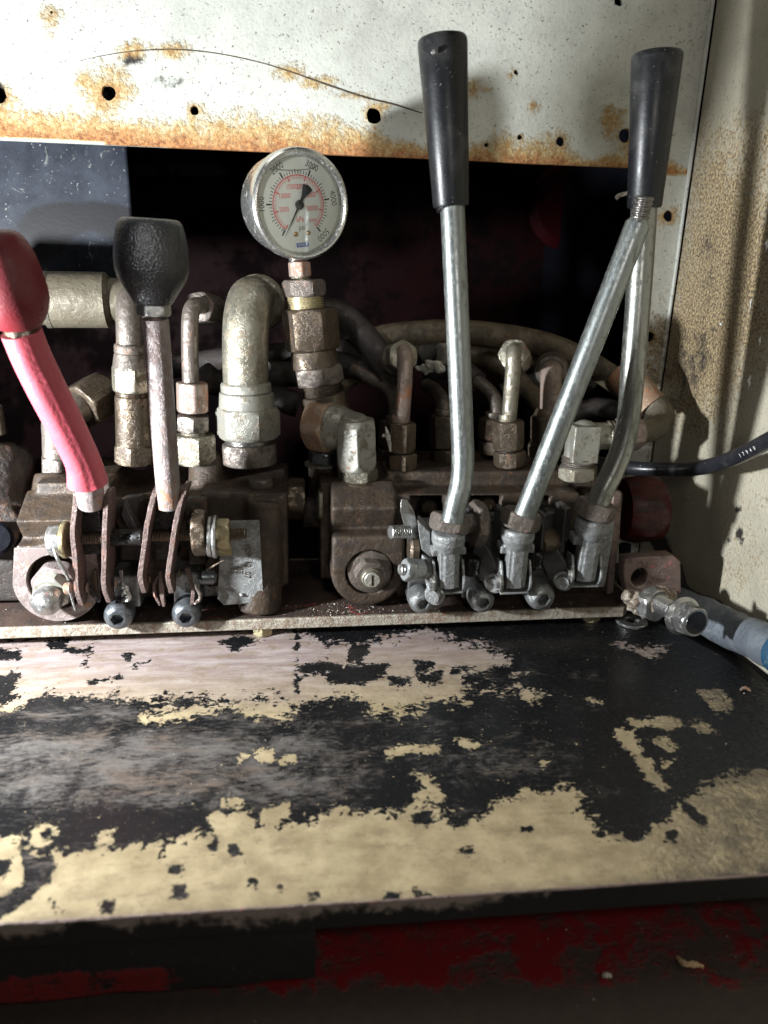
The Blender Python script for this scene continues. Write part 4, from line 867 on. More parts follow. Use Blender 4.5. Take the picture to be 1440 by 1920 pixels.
# bare front face of the lobe
mb = MB(); yy = c.y-.0052
ring = [(-1.0*math.cos(a), -math.sin(a)) for a in np.linspace(0, math.pi, 25)]
zt = A(100, 1026, yy).z; xl, xr_ = A(35, 1080, yy).x, A(186, 1080, yy).x
outer = [Vector((xl, yy, zt))]+[Vector((c.x+r_*.965*u, yy, c.z+r_*.965*w)) for u, w in ring]+[Vector((xr_, yy, zt))]
inner = [Vector((c.x+.0005+r_*.675*math.cos(a), yy, c.z+.001+r_*.675*math.sin(a))) for a in np.linspace(0, 2*math.pi, 40, endpoint=False)]
cv = bpy.data.curves.new('f', 'CURVE'); cv.dimensions = '3D'
def flat_plate(outer, holes, thick, name, mat, parent, Y, bev=.0003):
    """plate in the x-z plane at depth Y (front), outline plus holes"""
    cv = bpy.data.curves.new(name, 'CURVE'); cv.dimensions = '2D'; cv.fill_mode = 'BOTH'; cv.extrude = thick/2-bev; cv.bevel_depth = bev; cv.bevel_resolution = 1; cv.offset = -bev
    for P in [outer]+holes:
        s = cv.splines.new('POLY'); s.points.add(len(P)-1); s.use_cyclic_u = True
        for q, p in zip(s.points, P): q.co = (p[0], p[1], 0, 1)
    o = bpy.data.objects.new(name, cv); C.objects.link(o); dg = bpy.context.evaluated_depsgraph_get()
    me = bpy.data.meshes.new_from_object(o.evaluated_get(dg)); C.objects.unlink(o); bpy.data.objects.remove(o)
    me.transform(Matrix.Translation((0, Y+thick/2, 0)) @ Matrix.Rotation(math.pi/2, 4, 'X'))
    root = parent
    if root is not None:
        while root.parent: root = root.parent
        me.transform(Matrix.Translation(-OFF[root.name]))
    me.materials.clear(); me.materials.append(M[mat]); me.name = name
    o = bpy.data.objects.new(name, me); C.objects.link(o)
    if parent is not None: o.parent = parent
    return o
flat_plate([(p.x, p.z) for p in outer], [[(p.x, p.z) for p in inner]], .002, 'machined_face', 'cast_pale', t, yy-.0012, .0003)
# inside the bore: big nut, stud, acorn
e = Vector((-.10, -1, -.28)).normalized(); cc = c+Vector((-.001, 0, -.001))
MB().hex(cc+Vector((0, .004, 0)), cc+e*.006, r_*.50, .2).build('large_nut', 'cast_pale', t)
MB().hex(cc+e*.005, cc+e*.012, r_*.40, .5).build('lock_nut', 'zinc_light', t)
MB().thread(cc+e*.011, cc+e*.015, r_*.30).build('thread', 'zinc', t)
MB().lathe(cc+e*.014, cc+e*.026, [(0, r_*.33), (.35, r_*.34), (.6, r_*.31), (.8, r_*.23), (.93, r_*.13), (1, .0006)], 32).build('acorn_nut', 'steel', t)
# side plug and top bolt
p, q = A(24, 958, .452), A(66, 958, .450); MB().hex(p, q, PR(39, p), .52).build('end_plug', 'zinc_brown', t)
p = A(488, 914, .440); MB().hex(p, p+Vector((0, 0, .006)), .0068, .15, .2).build('bolt', 'zinc_brown', t)
p = A(108, 898, .455); MB().lathe(p+Vector((0, 0, -.003)), p+Vector((0, 0, .001)), [(0, .0125), (.8, .0125), (1, .0115)]).build('port_ring', 'zinc_dark', t)
# stamped plate
yy = .4100
L = [(415, 977), (486, 975), (495, 1128), (470, 1130), (420, 1134), (408, 1122)]
flat_plate([(A(x, y, yy).x, A(x, y, yy).z) for x, y in L], [], .0016, 'stamped_plate', 'alu', t, yy-.0008, .0003); sp_ = t.children[-1] if False else o
MP = lambda x, y, rot=-math.pi/2-.05: Matrix.Translation(A(x, y, yy-.00092)) @ Matrix.Rotation(math.pi/2, 4, 'X') @ Matrix.Rotation(rot, 4, 'Z')
text('VDP  12  07', .0052, MP(464, 1052), 'zinc_dark', 'stamped_lettering', t, .0001, sx=.85)
text('BE', .0052, MP(449, 1070), 'zinc_dark', 'stamped_lettering', t, .0001, sx=.8)
text('05', .0048, MP(437, 1070), 'zinc_dark', 'stamped_lettering', t, .0001, sx=.8)
p = A(453, 1115, yy-.001); MB().lathe(p, p+Vector((0, -.0014, 0)), [(0, .0013), (.5, .0012), (1, .0004)], 16).build('rivet', 'alu', t)
mb = MB(); a = A(421, 1032, yy-.0009); mb.box(a+Vector((-.004, -.0004, -.003)), a+Vector((.004, 0, .003))); mb.build('brass_tag', 'gold', t)

def socket_screw(root, c, ax, r_, mt='black_oxide', name='socket_screw'):
    c = Vector(c); ax = Vector(ax).normalized(); d, u, w = basis(ax)
    mb = MB(); prof = [(-1.1, .97), (-.9, 1.0), (.0, 1.0), (.25, .97), (.5, .86), (.68, .70), (.76, .58)]
    rings = [mb.ring(c+ax*r_*t_*.9, u, w, r_*k, 36) for t_, k in prof]
    hr = lambda t_, k: mb.ring(c+ax*r_*t_*.9, u, w, lambda a: r_*k*HEXR(a), 36)
    rings += [hr(.76, .40), hr(.10, .38)]
    mb.skin(rings); return mb.build(name, mt, root, angle=32)
for (x, y, Y) in ((223, 1153, .400), (350, 1150, .403)):
    socket_screw(t, A(x, y, Y), (.04, -1, -.06), PR(27, A(x, y, Y)), 'black_oxide')
# foot casting pieces between screws
mb = MB(); mb.pbox(208, 1080, 262, 1140, .412, .45); mb.pbox(325, 1075, 375, 1140, .414, .45); mb.pbox(375, 1095, 412, 1120, .43, .45)
cast(mb, 'spool_housing', 'steel_dark', t, .0009, 3, .0004)

# linkage bolt through both forks
t = thing('pivot_bolt', 'long pivot bolt with gold washer and nut running through both rusty lever forks', 'bolt', A(270, 1002, .400))
Yb = .402
MB().hex(A(93, 1015, Yb), A(118, 1013, Yb), PR(26, A(100, 1015, Yb)), .2).build('left_nut', 'steel', t)
MB().lathe(A(118, 1012, Yb), A(128, 1012, Yb), [(0, PR(33, A(120, 1010, Yb))), (.2, PR(35, A(120, 1010, Yb))), (.8, PR(35, A(120, 1010, Yb))), (1, PR(33, A(120, 1010, Yb)))]).build('gold_washer', 'gold', t)
MB().thread(A(125, 1012, Yb), A(462, 1000, .3995), PR(11, A(120, 1010, Yb)), .0014).build('shaft', 'zinc_dark', t)
MB().cyl(A(205, 1008, Yb), A(268, 1006, Yb), PR(17, A(120, 1010, Yb))).build('spacer', 'blackhole', t)
MB().hex(A(362, 1000, .400), A(388, 999, .400), PR(38, A(400, 1000, .41)), .3).build('black_nut', 'zinc_dark', t)
for a, b_, r_ in ((390, 399, 38), (400, 408, 40)):
    MB().lathe(A(a, 1006, .400), A(b_, 1006, .400), [(0, PR(r_-2, A(a, 1000, .409))), (.3, PR(r_, A(a, 1000, .409))), (.8, PR(r_, A(a, 1000, .409))), (1, PR(r_-2, A(a, 1000, .409)))]).build('washer', 'steel', t)
MB().hex(A(407, 1002, .400), A(432, 1001, .400), PR(25, A(400, 1000, .41)), .4).build('right_nut', 'gold', t)
t = thing('cotter_pin', 'bent bright cotter pin hanging beside the red lever fork', 'pin', A(115, 1070, .395))
MB().tube([A(100, 1028, .392), A(108, 1048, .390), A(120, 1068, .390), A(129, 1088, .391)], [.0006, .0010, .0011, .0008], n=10).build('wire', 'steel', t)
MB().lathe(A(120, 1104, .397), A(136, 1103, .397), [(0, .0022), (.2, .0034), (.8, .0034), (1, .0022)]).build('head', 'copper_rust', t)
MB().tube([A(132, 1112, .394), A(137, 1130, .394), A(141, 1144, .394)], [.0008, .0007, .0005], n=8).build('wire', 'steel', t)

# ---- fork levers
def fork_plate(root, front, Y0, dep, th, mt='plate_rust', hole=None):
    """flat bar seen edge-on; front = photo points of its front edge from top to bottom with depth offsets"""
    mb = MB(); P = [A(x, y, Y0+dy) for x, y, dy in front]
    D = []
    n = len(P)
    for i, p in enumerate(P):
        f = i/(n-1); k = dep*(.35 if i in (0, n-1) else (.8 if i in (1, n-2) else 1.0))
        D.append(Vector((.04*k, k, 0)))
    rings = []
    for i, (p, d) in enumerate(zip(P, D)):
        hx = Vector((th/2, 0, 0)); jit = Vector((mnoise.noise(p*400), mnoise.noise(p*400+Vector((9, 0, 0))), 0))*.0004
        rings.append([mb.b.verts.new(q+jit) for q in (p-hx, p+hx, p+hx+d, p-hx+d)])
    for a, c_ in zip(rings, rings[1:]):
        for i in range(4): mb.b.faces.new((a[i], a[(i+1) % 4], c_[(i+1) % 4], c_[i]))
    mb.b.faces.new(rings[0][::-1]); mb.b.faces.new(rings[-1])
    bmesh.ops.subdivide_edges(mb.b, edges=[e_ for e_ in mb.b.edges], cuts=3, use_grid_fill=True)
    for v in mb.b.verts: v.co += Vector((mnoise.noise(v.co*900), mnoise.noise(v.co*900+Vector((3, 3, 3))), 0))*.00025
    return mb.build('fork_plate', mt, root, bevel=.0004)
def frontline(xt, yt, xm, ym, xb, yb, xe, ye):
    return [(xt+6, yt-2, .006), (xt, yt+12, .001), (xt*.6+xm*.4, yt*.6+ym*.4, 0), (xm, ym, -.001), (xm*.5+xb*.5, ym*.5+yb*.5, 0), (xb, yb, 0), (xb+3, (yb+ye)/2, .0005), (xe, ye, .004)]
t = thing('red_lever', 'lever with a red ball knob and torn red rubber sleeve on a rusty fork, leftmost', 'lever', A(168, 1010, .400), 'hand levers')
RL = t
P = [A(40, 622, .362), A(60, 672, .366), A(84, 722, .370), A(115, 782, .376), A(142, 836, .382), A(156, 868, .386), A(165, 902, .390)]
k = PR(1, P[3])
# sleeve with a long crease
mb = MB(); pts = []; rr = [34, 34.5, 35, 35, 34, 34, 38]
ext = P; d0, u0, w0 = basis(P[1]-P[0]); rings = []
for i in range(49):
    f = i/48*(len(P)-1); j = min(int(f), len(P)-2); fr2 = f-j
    a_, b_, c_, e_ = P[max(j-1, 0)], P[j], P[j+1], P[min(j+2, len(P)-1)]
    p = .5*((2*b_)+(c_-a_)*fr2+(2*a_-5*b_+4*c_-e_)*fr2**2+(3*b_-a_-3*c_+e_)*fr2**3)
    tdir = (c_-b_).normalized() if j == 0 else ((c_-b_).normalized().lerp((b_-a_).normalized(), (1-fr2)*.5)).normalized()
    u = (Vector((1, 0, 0))-tdir*tdir.x).normalized(); w = tdir.cross(u)        # w points roughly away/front
    if w.y > 0: w = -w
    q = k*(rr[j]*(1-fr2)+rr[j+1]*fr2)
    vs = []
    for m_ in range(56):
        a = 2*math.pi*m_/56
        # crease slightly right of the middle, facing the camera
        cr = math.exp(-((a-math.radians(68))/.24)**2)*(.035+.03*(i/48))
        flare = .04*max(0, (i-42)/6)*(1+math.sin(a*3))
        vs.append(mb.b.verts.new(p+(u*math.cos(a)+w*math.sin(a))*q*(1-cr+flare+.012*mnoise.noise(Vector((math.cos(a), math.sin(a), i*.12)))) + (tdir*.0012*mnoise.noise(Vector((math.cos(a)*2.5, math.sin(a)*2.5, 3))) if i == 48 else Vector())))
    rings.append(vs)
mb.skin(rings, True, True); mb.build('rubber_sleeve', 'red_tube', t, angle=60)
bt_, bb = A(-8, 432, .352), A(38, 614, .360); kb = PR(.90, bt_)
MB().lathe(bt_, bb, [(0, 20*kb), (.015, 36*kb), (.05, 46*kb), (.12, 55*kb), (.25, 64*kb), (.42, 71*kb), (.60, 75*kb), (.72, 74*kb), (.84, 66*kb), (.93, 56*kb), (.985, 46*kb), (1, 40*kb)], 56).build('ball_knob', 'red_ball', t, angle=60)
MB().hex(A(37, 604, .361), A(46, 636, .363), 33*kb, .3).build('lock_nut', 'zinc_dark', t)
MB().tube([A(163, 890, .389), A(168, 915, .392), A(171, 945, .396)], PR(25, A(168, 915, .39)), n=32).build('rod_stub', 'rod_rust', t)
fork_plate(t, frontline(143, 912, 136, 1000, 144, 1105, 154, 1136), .392, .017, PR(10, A(140, 1000, .39)))
fork_plate(t, frontline(199, 920, 196, 1000, 194, 1095, 204, 1130), .392, .017, PR(10, A(140, 1000, .39)))
mb = MB(); mb.pbox(150, 940, 190, 1040, .402, .416); mb.build('web_block', 'blackhole', t, bevel=.001)
for x, y in ((159, 1102), (213, 1095)):
    c = A(x, y, .4015); mb = MB(); mb.lathe(c+Vector((.001, 0, 0)), c+Vector((.0022, 0, 0)), [(0, .0028), (.5, .0028), (1, .002)], 20); mb.build('pivot_pin', 'copper_rust', t)

t = thing('black_ball_lever', 'lever with a pebbled black ball knob and rust-speckled rod on a rusty fork', 'lever', A(300, 1010, .400), 'hand levers')
MB().tube([A(291, 598, .386), A(299, 700, .389), A(308, 820, .392), A(318, 950, .397)], [PR(24, A(300, 700, .389))]*3+[PR(23.5, A(300, 700, .389))], n=40).build('rod', 'rod_rust', t)
a_, b_ = A(281, 409, .384), A(288, 571, .386); kb = PR(1, a_)
MB().lathe(a_, b_, [(0, 30*kb), (.004, 48*kb), (.02, 54*kb), (.06, 59*kb), (.15, 63.5*kb), (.30, 67.5*kb), (.45, 69.5*kb), (.58, 69*kb), (.68, 65*kb), (.80, 54*kb), (.90, 44*kb), (.97, 37*kb), (1, 33*kb)], 64).build('ball_knob', 'ball', t, angle=60)
MB().hex(A(288, 570, .386), A(289, 593, .386), 28.5*kb, .25, .1).build('lock_nut', 'steel', t)
MB().thread(A(289, 591, .386), A(290, 601, .386), 14*kb).build('neck', 'copper_rust', t)
fork_plate(t, frontline(290, 912, 276, 985, 262, 1080, 270, 1112), .392, .017, PR(10.5, A(140, 1000, .39)))
fork_plate(t, frontline(345, 908, 329, 985, 314, 1080, 322, 1113), .392, .017, PR(10.5, A(140, 1000, .39)))
mb = MB(); mb.pbox(286, 940, 330, 1050, .402, .416); mb.build('web_block', 'blackhole', t, bevel=.001)
for x, y in ((276, 1085), (331, 1075)):
    c = A(x, y, .4015); MB().lathe(c+Vector((.001, 0, 0)), c+Vector((.0022, 0, 0)), [(0, .0026), (.5, .0026), (1, .002)], 20).build('pivot_pin', 'zinc_dark', t)
# broken spring clips left at the fork ends
def shard(label, pts, th, mt, w=.0028):
    t = thing('broken_clip', label, 'clip', A(*pts[0]), 'torn clips at the fork ends')
    P = [A(*p) for p in pts]; mb = MB(); rings = []
    for i, p in enumerate(P):
        hx = Vector((th*(.5+.4*mnoise.noise(p*300)), 0, 0)); hy = Vector((0, w, 0)); rings.append([mb.b.verts.new(q) for q in (p-hx, p+hx, p+hx+hy, p-hx+hy)])
    for a, c_ in zip(rings, rings[1:]):
        for i in range(4): mb.b.faces.new((a[i], a[(i+1) % 4], c_[(i+1) % 4], c_[i]))
    mb.b.faces.new(rings[0][::-1]); mb.b.faces.new(rings[-1])
    mb.build('strip', mt, t, bevel=.0003)
    return t
t = shard('jagged rusty clip hanging between the two blades of the black ball lever', [(300, 1072, .404), (302, 1100, .401), (304, 1120, .400), (307, 1138, .402)], .0022, 'plate_rust')
MB().tube([A(297, 1080, .404), A(289, 1096, .403), (A(291, 1116, .402)), A(300, 1134, .402)], [.0005, .0009, .0010, .0008], n=8, wob=.4).build('hook', 'plate_rust', t)
t = shard('jagged rusty clip right of the black ball lever above a socket screw', [(350, 1066, .404), (357, 1090, .401), (362, 1112, .399), (360, 1134, .400)], .0022, 'plate_rust')
MB().tube([A(362, 1088, .400), A(370, 1104, .399), A(376, 1120, .399), A(366, 1132, .399)], [.0005, .0010, .0012, .0010], n=8, wob=.5).build('hook', 'zinc_brown', t)
t = shard('greasy bright torn clip right of the red lever fork', [(226, 1070, .404), (228, 1090, .402), (232, 1108, .401), (230, 1124, .402)], .0018, 'steel')
MB().tube([A(222, 1100, .402), A(230, 1096, .400), A(238, 1108, .399), A(240, 1122, .400), A(222, 1130, .401)], [.0006, .0014, .0017, .0014, .0012], n=12, wob=.7).build('grease_blob', 'steel', t)
t = shard('dark greasy torn clip between the blades of the red lever fork', [(178, 1068, .404), (176, 1090, .402), (180, 1110, .401), (186, 1124, .402)], .0018, 'zinc_dark')
MB().tube([A(172, 1096, .402), A(176, 1114, .400), A(188, 1128, .399)], [.0008, .0016, .0012], n=12, wob=.6).build('grease_blob', 'blackhole', t)
# machinery behind the forks
t = thing('spool_cap_assembly', 'dark oily spool caps and brackets crowded behind the two rusty forks', 'mechanism', A(300, 1020, .425))
mb = MB(); mb.pbox(222, 950, 262, 1050, .414, .44); mb.cyl(A(215, 960, .42), A(262, 955, .42), .007); cast(mb, 'cap_block', 'cast_far', t, .0009, 3, .0004)
mb = MB(); mb.pbox(350, 940, 385, 1060, .416, .44); mb.cyl(A(348, 960, .42), A(392, 955, .42), .008); cast(mb, 'cap_block', 'cast_far', t, .0009, 3, .0004)
mb = MB(); mb.obox(A(245, 975, .410), (.0012, 0, .004), (0, .004, 0), (-.003, 0, .008)); mb.build('bracket_arm', 'alu_dark', t, bevel=.0006)
MB().cyl(A(372, 1082, .408), A(405, 1082, .410), PR(15, A(380, 1080, .41)), ch=.0015).build('black_cap', 'black_oxide', t)
MB().tube([A(388, 1068, .404), A(402, 1060, .402), A(420, 1050, .402)], [.0008, .0007, .0005], n=8).build('split_pin', 'zinc_dark', t)

# ---- casting at the far left edge
t = thing('left_edge_valve', 'dark rusty casting cut off by the left edge of the picture', 'valve', (-.20, .46, .014), 'hydraulic valves')
mb = MB(); mb.pbox(-120, 905, 22, 1130, .432, .50); mb.cyl(A(-20, 860, .46), A(-20, 960, .44), .026, .022); mb.cyl(A(-25, 990, .435), A(-25, 990, .425), .018); mb.cyl(A(10, 836, .468)-Vector((0, 0, .03)), A(10, 842, .468), .014)
cast(mb, 'valve_body', 'cast_far', t)
p = A(4, 862, .458); MB().hex(p, p+Vector((0, 0, .009)), .0085, .2).build('bolt', 'zinc_dark', t)
p = A(-8, 815, .47); MB().cyl(p, p+Vector((0, 0, .018)), .006).build('pipe_stub', 'zinc', t)
MB().lathe(A(-10, 1010, .424), A(-10, 1010, .418), [(0, .010), (.8, .010), (1, .008)]).build('cap', 'navy', t)

# block between the two valves
t = thing('connector_port', 'dark hex port joining the gap between the two valve blocks', 'fitting', A(560, 950, .46))
MB().hex(A(538, 935, .46), A(572, 935, .46), .012, .3).build('hex_port', 'zinc_dark', t)
MB().cyl(A(568, 960, .462), A(600, 960, .462), .010).build('neck', 'cast_far', t)

# ================================================================== RIGHT VALVE
t = thing('hydraulic_valve', 'right cast-iron valve block carrying three grey lever clevises and a red end cap', 'valve', (.10, .46, .014), 'hydraulic valves')
RV = t
mb = MB()
mb.pbox(600, 905, 735, 1085, .440, .50)                         # left end
mb.pbox(722, 884, 1090, 1100, .446, .505)                       # core
mb.pbox(745, 925, 1085, 1000, .428, .46)                        # slotted shelf
mb.pbox(745, 1080, 1150, 1118, .432, .47)
mb.cyl(A(670, 905, .452)-Vector((0, 0, .012)), A(670, 908, .452), .0165, .0155)
c = A(690, 1072, .416); r_ = PR(70, c)
mb.cyl(c+Vector((0, -.001, 0)), c+Vector((0, .045, 0)), r_, ch=.001)
mb.pbox(622, 1005, 760, 1072, .414, .455)
mb.pbox(1085, 925, 1160, 1100, .432, .49)
mb.cyl(A(612, 858, .475)-Vector((0, 0, .03)), A(612, 868, .475), .012)
mb.obox(A(680, 960, .436), (.020, 0, 0), (0, .010, .006), (0, -.008, .014))
mb.pbox(985, 895, 1150, 935, .446, .50)
o = cast(mb, 'valve_body', 'cast', t)
cu = MB(); cu.cyl(c+Vector((.001, -.014, .0)), c+Vector((.001, .012, .0)), r_*.66, ch=.0001)
for (x0, x1) in ((772, 838), (884, 948), (998, 1040)): cu.pbox(x0, 936, x1, 985, .420, .452)
cu = cu.build('bore', 'cast', t); bo = o.modifiers.new('bore', 'BOOLEAN'); bo.object = cu; bo.solver = 'EXACT'; bake(o); bpy.data.objects.remove(cu)
# painted ledge top
mb = MB(); q0, q1 = A(730, 884, .446), A(1085, 884, .446)
for (x, y) in ((804, 950), (912, 946), (1018, 950)):
    p = A(x, y, .440); MB().lathe(p+Vector((0, .006, 0)), p+Vector((0, -.006, 0)), [(0, .0058), (.5, .0058), (.8, .005), (1, .002)], 28).build('spool_end', 'zinc_dark', t)
cc = c+Vector((.001, .004, 0))
MB().hex(cc+Vector((0, .006, 0)), cc+Vector((.0004, -.004, -.0004)), r_*.60, .35).build('large_nut', 'zinc_brown', t)
MB().hex(cc+Vector((0, -.003, 0)), cc+Vector((.0006, -.010, -.0008)), r_*.40, .1).build('lock_nut', 'zinc_brown', t)
MB().cyl(cc+Vector((0, -.009, -.0008)), cc+Vector((.0006, -.013, -.001)), r_*.27).build('collar', 'zinc', t)
mb = MB(); e = cc+Vector((.0006, -.0132, -.001)); mb.cyl(e+Vector((0, .003, 0)), e+Vector((0, -.0022, 0)), r_*.21, ch=.0004); mb.build('slotted_stud', 'zinc_light', t)
mb = MB(); mb.obox(e+Vector((0, -.00225, 0)), (.0005, 0, 0), (0, .0002, 0), (0, 0, r_*.15)); mb.build('slot', 'blackhole', t)
p = A(605, 868, .470); MB().hex(p, p+Vector((0, 0, .0085)), .0085, .2, .2).build('bolt', 'black_oxide', t)
MB().lathe(p+Vector((0, 0, -.0012)), p+Vector((0, 0, .0008)), [(0, .0118), (.7, .0118), (1, .010)]).build('bolt_washer', 'zinc', t)
MB().lathe(A(596, 945, .444), A(604, 945, .444), [(0, .0085), (.3, .0095), (1, .0095)]).build('side_plug', 'zinc', t)
# end plate and red cap
mb = MB(); L = [(1150, 920), (1166, 922), (1163, 1000), (1150, 1112), (1138, 1116), (1146, 1000)]
mb.poly([A(x, y, .424) for x, y in L], (0, .06, 0)); mb.build('end_plate', 'bracket', t, bevel=.0008)
p, q = A(1166, 955, .462), A(1236, 955, .460); rr = PR(58, p)
MB().hex(p, q, rr, .0, .32).build('end_cap', 'red_cap', t)
p = A(1020, 880, .47); 
mb = MB(); mb.cyl(A(1172, 1090, .45)-Vector((0, 0, .01)), A(1172, 1020, .45), .004); mb.build('rear_stud', 'navy', t)

# clevises
def clevis(root_name, label, nx, ny, Y, bx_, by, lever_dir, extra=True):
    """lever_dir = the world direction in which the rod leaves the clevis; nx, ny = nut centre; bx_, by = foot centre in the photo"""
    t = thing(root_name, label, 'clevis', A(bx_, by, Y), 'lever clevises')
    n0 = A(nx, ny, Y); k = PR(1.10, n0); ld = Vector(lever_dir).normalized()
    MB().hex(n0-ld*.0035, n0+ld*.0065, 31*k, .25, .12).build('hex_nut', 'zinc_brown', t)
    f = A(bx_, by, Y+.004); top = n0-ld*.003
    ax = (f-top); ln = ax.length; ax.normalize()
    side_ = Vector((1, 0, 0)); side_ = (side_-ax*side_.dot(ax)).normalized(); fr3 = side_.cross(ax); fr3 = -fr3 if fr3.y > 0 else fr3
    mb = MB()
    mb.lathe(top, top+ax*ln*.36, [(0, 26*k), (.1, 29*k), (.5, 29*k), (.85, 24*k), (1, 18*k)], 36)                          # socket
    c2 = top+ax*ln*.62
    mb.obox(c2+fr3*.001, side_*17*k, fr3*-.0050, ax*ln*.38)                                                            # web
    mb.obox(top+ax*ln*.66+fr3*.0035, side_*9.5*k, fr3*-.0035, ax*ln*.34)                                                # rib
    for s_ in (-1, 1): mb.obox(top+ax*ln*.36+side_*s_*23*k-fr3*.002, side_*7*k, fr3*.005, ax*ln*.065)                     # shoulders
    cast(mb, 'clevis_body', 'alu', t, .0006, 2, .0002)
    # U bracket with flanges and a pivot pin
    for s_ in (-1, 1):
        c3 = f+side_*s_*23*k-ax*.004; L2 = []
        mb = MB()
        for i in range(14):
            a = math.pi*i/13+math.pi/2*0
            L2.append(c3+ax*(.0085*math.sin(a))+fr3*(.0075*math.cos(a)))
        L2 += [c3-ax*.010-fr3*.0078, c3-ax*.012+fr3*.001]
        mb.poly(L2, side_*.0016*s_); mb.build('bracket_cheek', 'alu', t, bevel=.0004)
    mb = MB(); mb.obox(f+ax*.0040+fr3*.001, side_*26*k, fr3*.004, ax*.0007); mb.build('bracket_floor', 'alu', t, bevel=.0004)
    for s_, r2 in ((-1, 17),):
        c4 = f+side_*s_*26*k-ax*.0035+fr3*.003
        MB().lathe(c4, c4-side_*.0028, [(0, r2*k), (.4, r2*k), (.45, r2*.72*k), (1, r2*.66*k)], 30).build('pin_head', 'steel', t)
    return t
d_l = (A(866, 905, .385)-A(852, 968, .385)).normalized()
clevis('lever_clevis', 'grey alloy clevis with a brown hex nut at the foot of the upright long lever', 843, 985, .392, 839, 1094, (A(863, 900, .388)-A(848, 975, .384)))
clevis('lever_clevis', 'grey alloy clevis at the foot of the knobless slanting lever', 975, 978, .392, 962, 1094, (A(1003, 905, .386)-A(980, 975, .386)))
clevis('lever_clevis', 'grey alloy clevis at the foot of the bent lever next to the end plate, rightmost', 1114, 960, .398, 1092, 1082, (A(1140, 905, .398)-A(1122, 955, .398)))
t = thing('cover_plate', 'flat pale plate bolted beside the rightmost clevis', 'plate', A(1130, 1020, .414))
mb = MB(); mb.poly([A(x, y, .412) for x, y in ((1142, 958), (1152, 962), (1150, 1000), (1134, 1100), (1112, 1102), (1118, 1000))], (0, .0018, 0)); mb.build('plate', 'alu', t, bevel=.0003)
for nm_, lab, L, mt, Y0 in (('side_flange', 'pale triangular side flange left of the first clevis, holding a pin', [(790, 1040), (800, 1048), (822, 1086), (824, 1118), (814, 1126), (802, 1112), (792, 1070)], 'alu', .3925),
        ('side_flange', 'dark oily side flange between the first socket screw pair and the second clevis', [(890, 1014), (912, 1024), (932, 1062), (936, 1096), (922, 1104), (900, 1088), (884, 1050)], 'alu_dark', .398),
        ('side_flange', 'dark oily side flange reaching to the rightmost clevis', [(1015, 1010), (1040, 1024), (1060, 1056), (1066, 1092), (1052, 1104), (1030, 1086), (1012, 1046)], 'alu_dark', .400)):
    t = thing(nm_, lab, 'flange', A(L[0][0], L[0][1], Y0), 'side flanges of the clevises')
    mb = MB(); mb.poly([A(x, y, Y0+.00018*(L[3][0]-x)) for x, y in L], (.0018, .0016, 0)); mb.build('flange', mt, t, bevel=.0004)
    p = A(L[3][0]-10, L[3][1]-2, Y0-.001); MB().lathe(p+Vector((.0010, .0015, 0)), p+Vector((-.0016, -.0028, 0)), [(0, .0062), (.35, .0062), (.4, .0044), (1, .0040)], 30).build('washer_head', 'steel_dark', t)
for (x0, y0, x1, y1) in ((866, 944, 884, 1010), (930, 950, 944, 1020), (1044, 945, 1062, 1010), (1004, 956, 1016, 1040)):
    o = MB().obox(A((x0+x1)/2, (y0+y1)/2, .412), (PR((x1-x0)/2.4, A(x0, y0, .412)), .0016, 0), (-.0004, .008, 0), (0, 0, PR((y1-y0)/2, A(x0, y0, .412)))).build('guide_wall', 'alu_dark', RV, bevel=.0006)
# screws and caps along the foot of the right valve
for (x, y, r_) in ((790, 1126, 24), (903, 1124, 24), (1013, 1117, 27)):
    socket_screw(RV, A(x, y, .402), (.06, -1, -.05), PR(r_, A(x, y, .402)), 'steel_dark')
mb = MB()
for (x0, y0, x1, y1, Y) in ((765, 1050, 805, 1125, .410), (868, 1060, 915, 1122, .412), (988, 1055, 1030, 1112, .412)): mb.pbox(x0, y0, x1, y1, Y, .44)
mb.pbox(790, 985, 818, 1060, .414, .43); mb.pbox(905, 975, 940, 1070, .418, .44); mb.pbox(1020, 960, 1062, 1060, .420, .44)
cast(mb, 'spool_housing', 'alu_dark', RV, .0009, 3, .0004)
for (x, y) in ((882, 1058), (1000, 1046)):
    p = A(x, y, .400); MB().lathe(p+Vector((0, 0, -.006)), p+Vector((0, 0, .005)), [(0, .0052), (.1, .006), (.4, .0055), (.6, .0062), (.9, .006), (1, .005)], 28).build('rubber_boot', 'rubber_black', RV)
# stud, bracket tab and small bolt at the left clevis
t = thing('bracket_tab', 'twisted steel tab with a threaded stud, left of the first grey clevis', 'bracket', A(780, 960, .410))
mb = MB(); L = [(752, 935), (760, 938), (772, 958), (779, 985), (781, 1012), (776, 1026), (764, 1018), (757, 985), (750, 958)]
mb.poly([A(x, y, .402+.00010*(x-750)) for x, y in L], (.0016, .0016, .0)); mb.build('tab', 'steel', t, bevel=.0004)
MB().thread(A(731, 998, .400), A(768, 997, .404), PR(13, A(750, 998, .4)), .0014, .0006).build('stud', 'steel', t)
mb = MB(); L = [(783, 975), (806, 998), (808, 1046), (790, 1030), (786, 1004)]
mb.poly([A(x, y, .396) for x, y in L], (.002, .010, 0)); mb.build('cheek', 'alu', t, bevel=.0004)
MB().lathe(A(766, 1030, .408), A(782, 1030, .408), [(0, .0075), (.3, .009), (1, .009)]).build('roller', 'zinc_dark', t)
t = thing('pivot_bolt', 'small zinc bolt and nut in the side of the first grey clevis', 'bolt', A(775, 1068, .392))
MB().thread(A(749, 1068, .390), A(762, 1068, .391), PR(11, A(760, 1068, .39)), .0012).build('thread', 'steel', t)
MB().hex(A(758, 1068, .391), A(792, 1070, .394), PR(20, A(760, 1068, .39)), .3, .15).build('nut', 'alu', t)
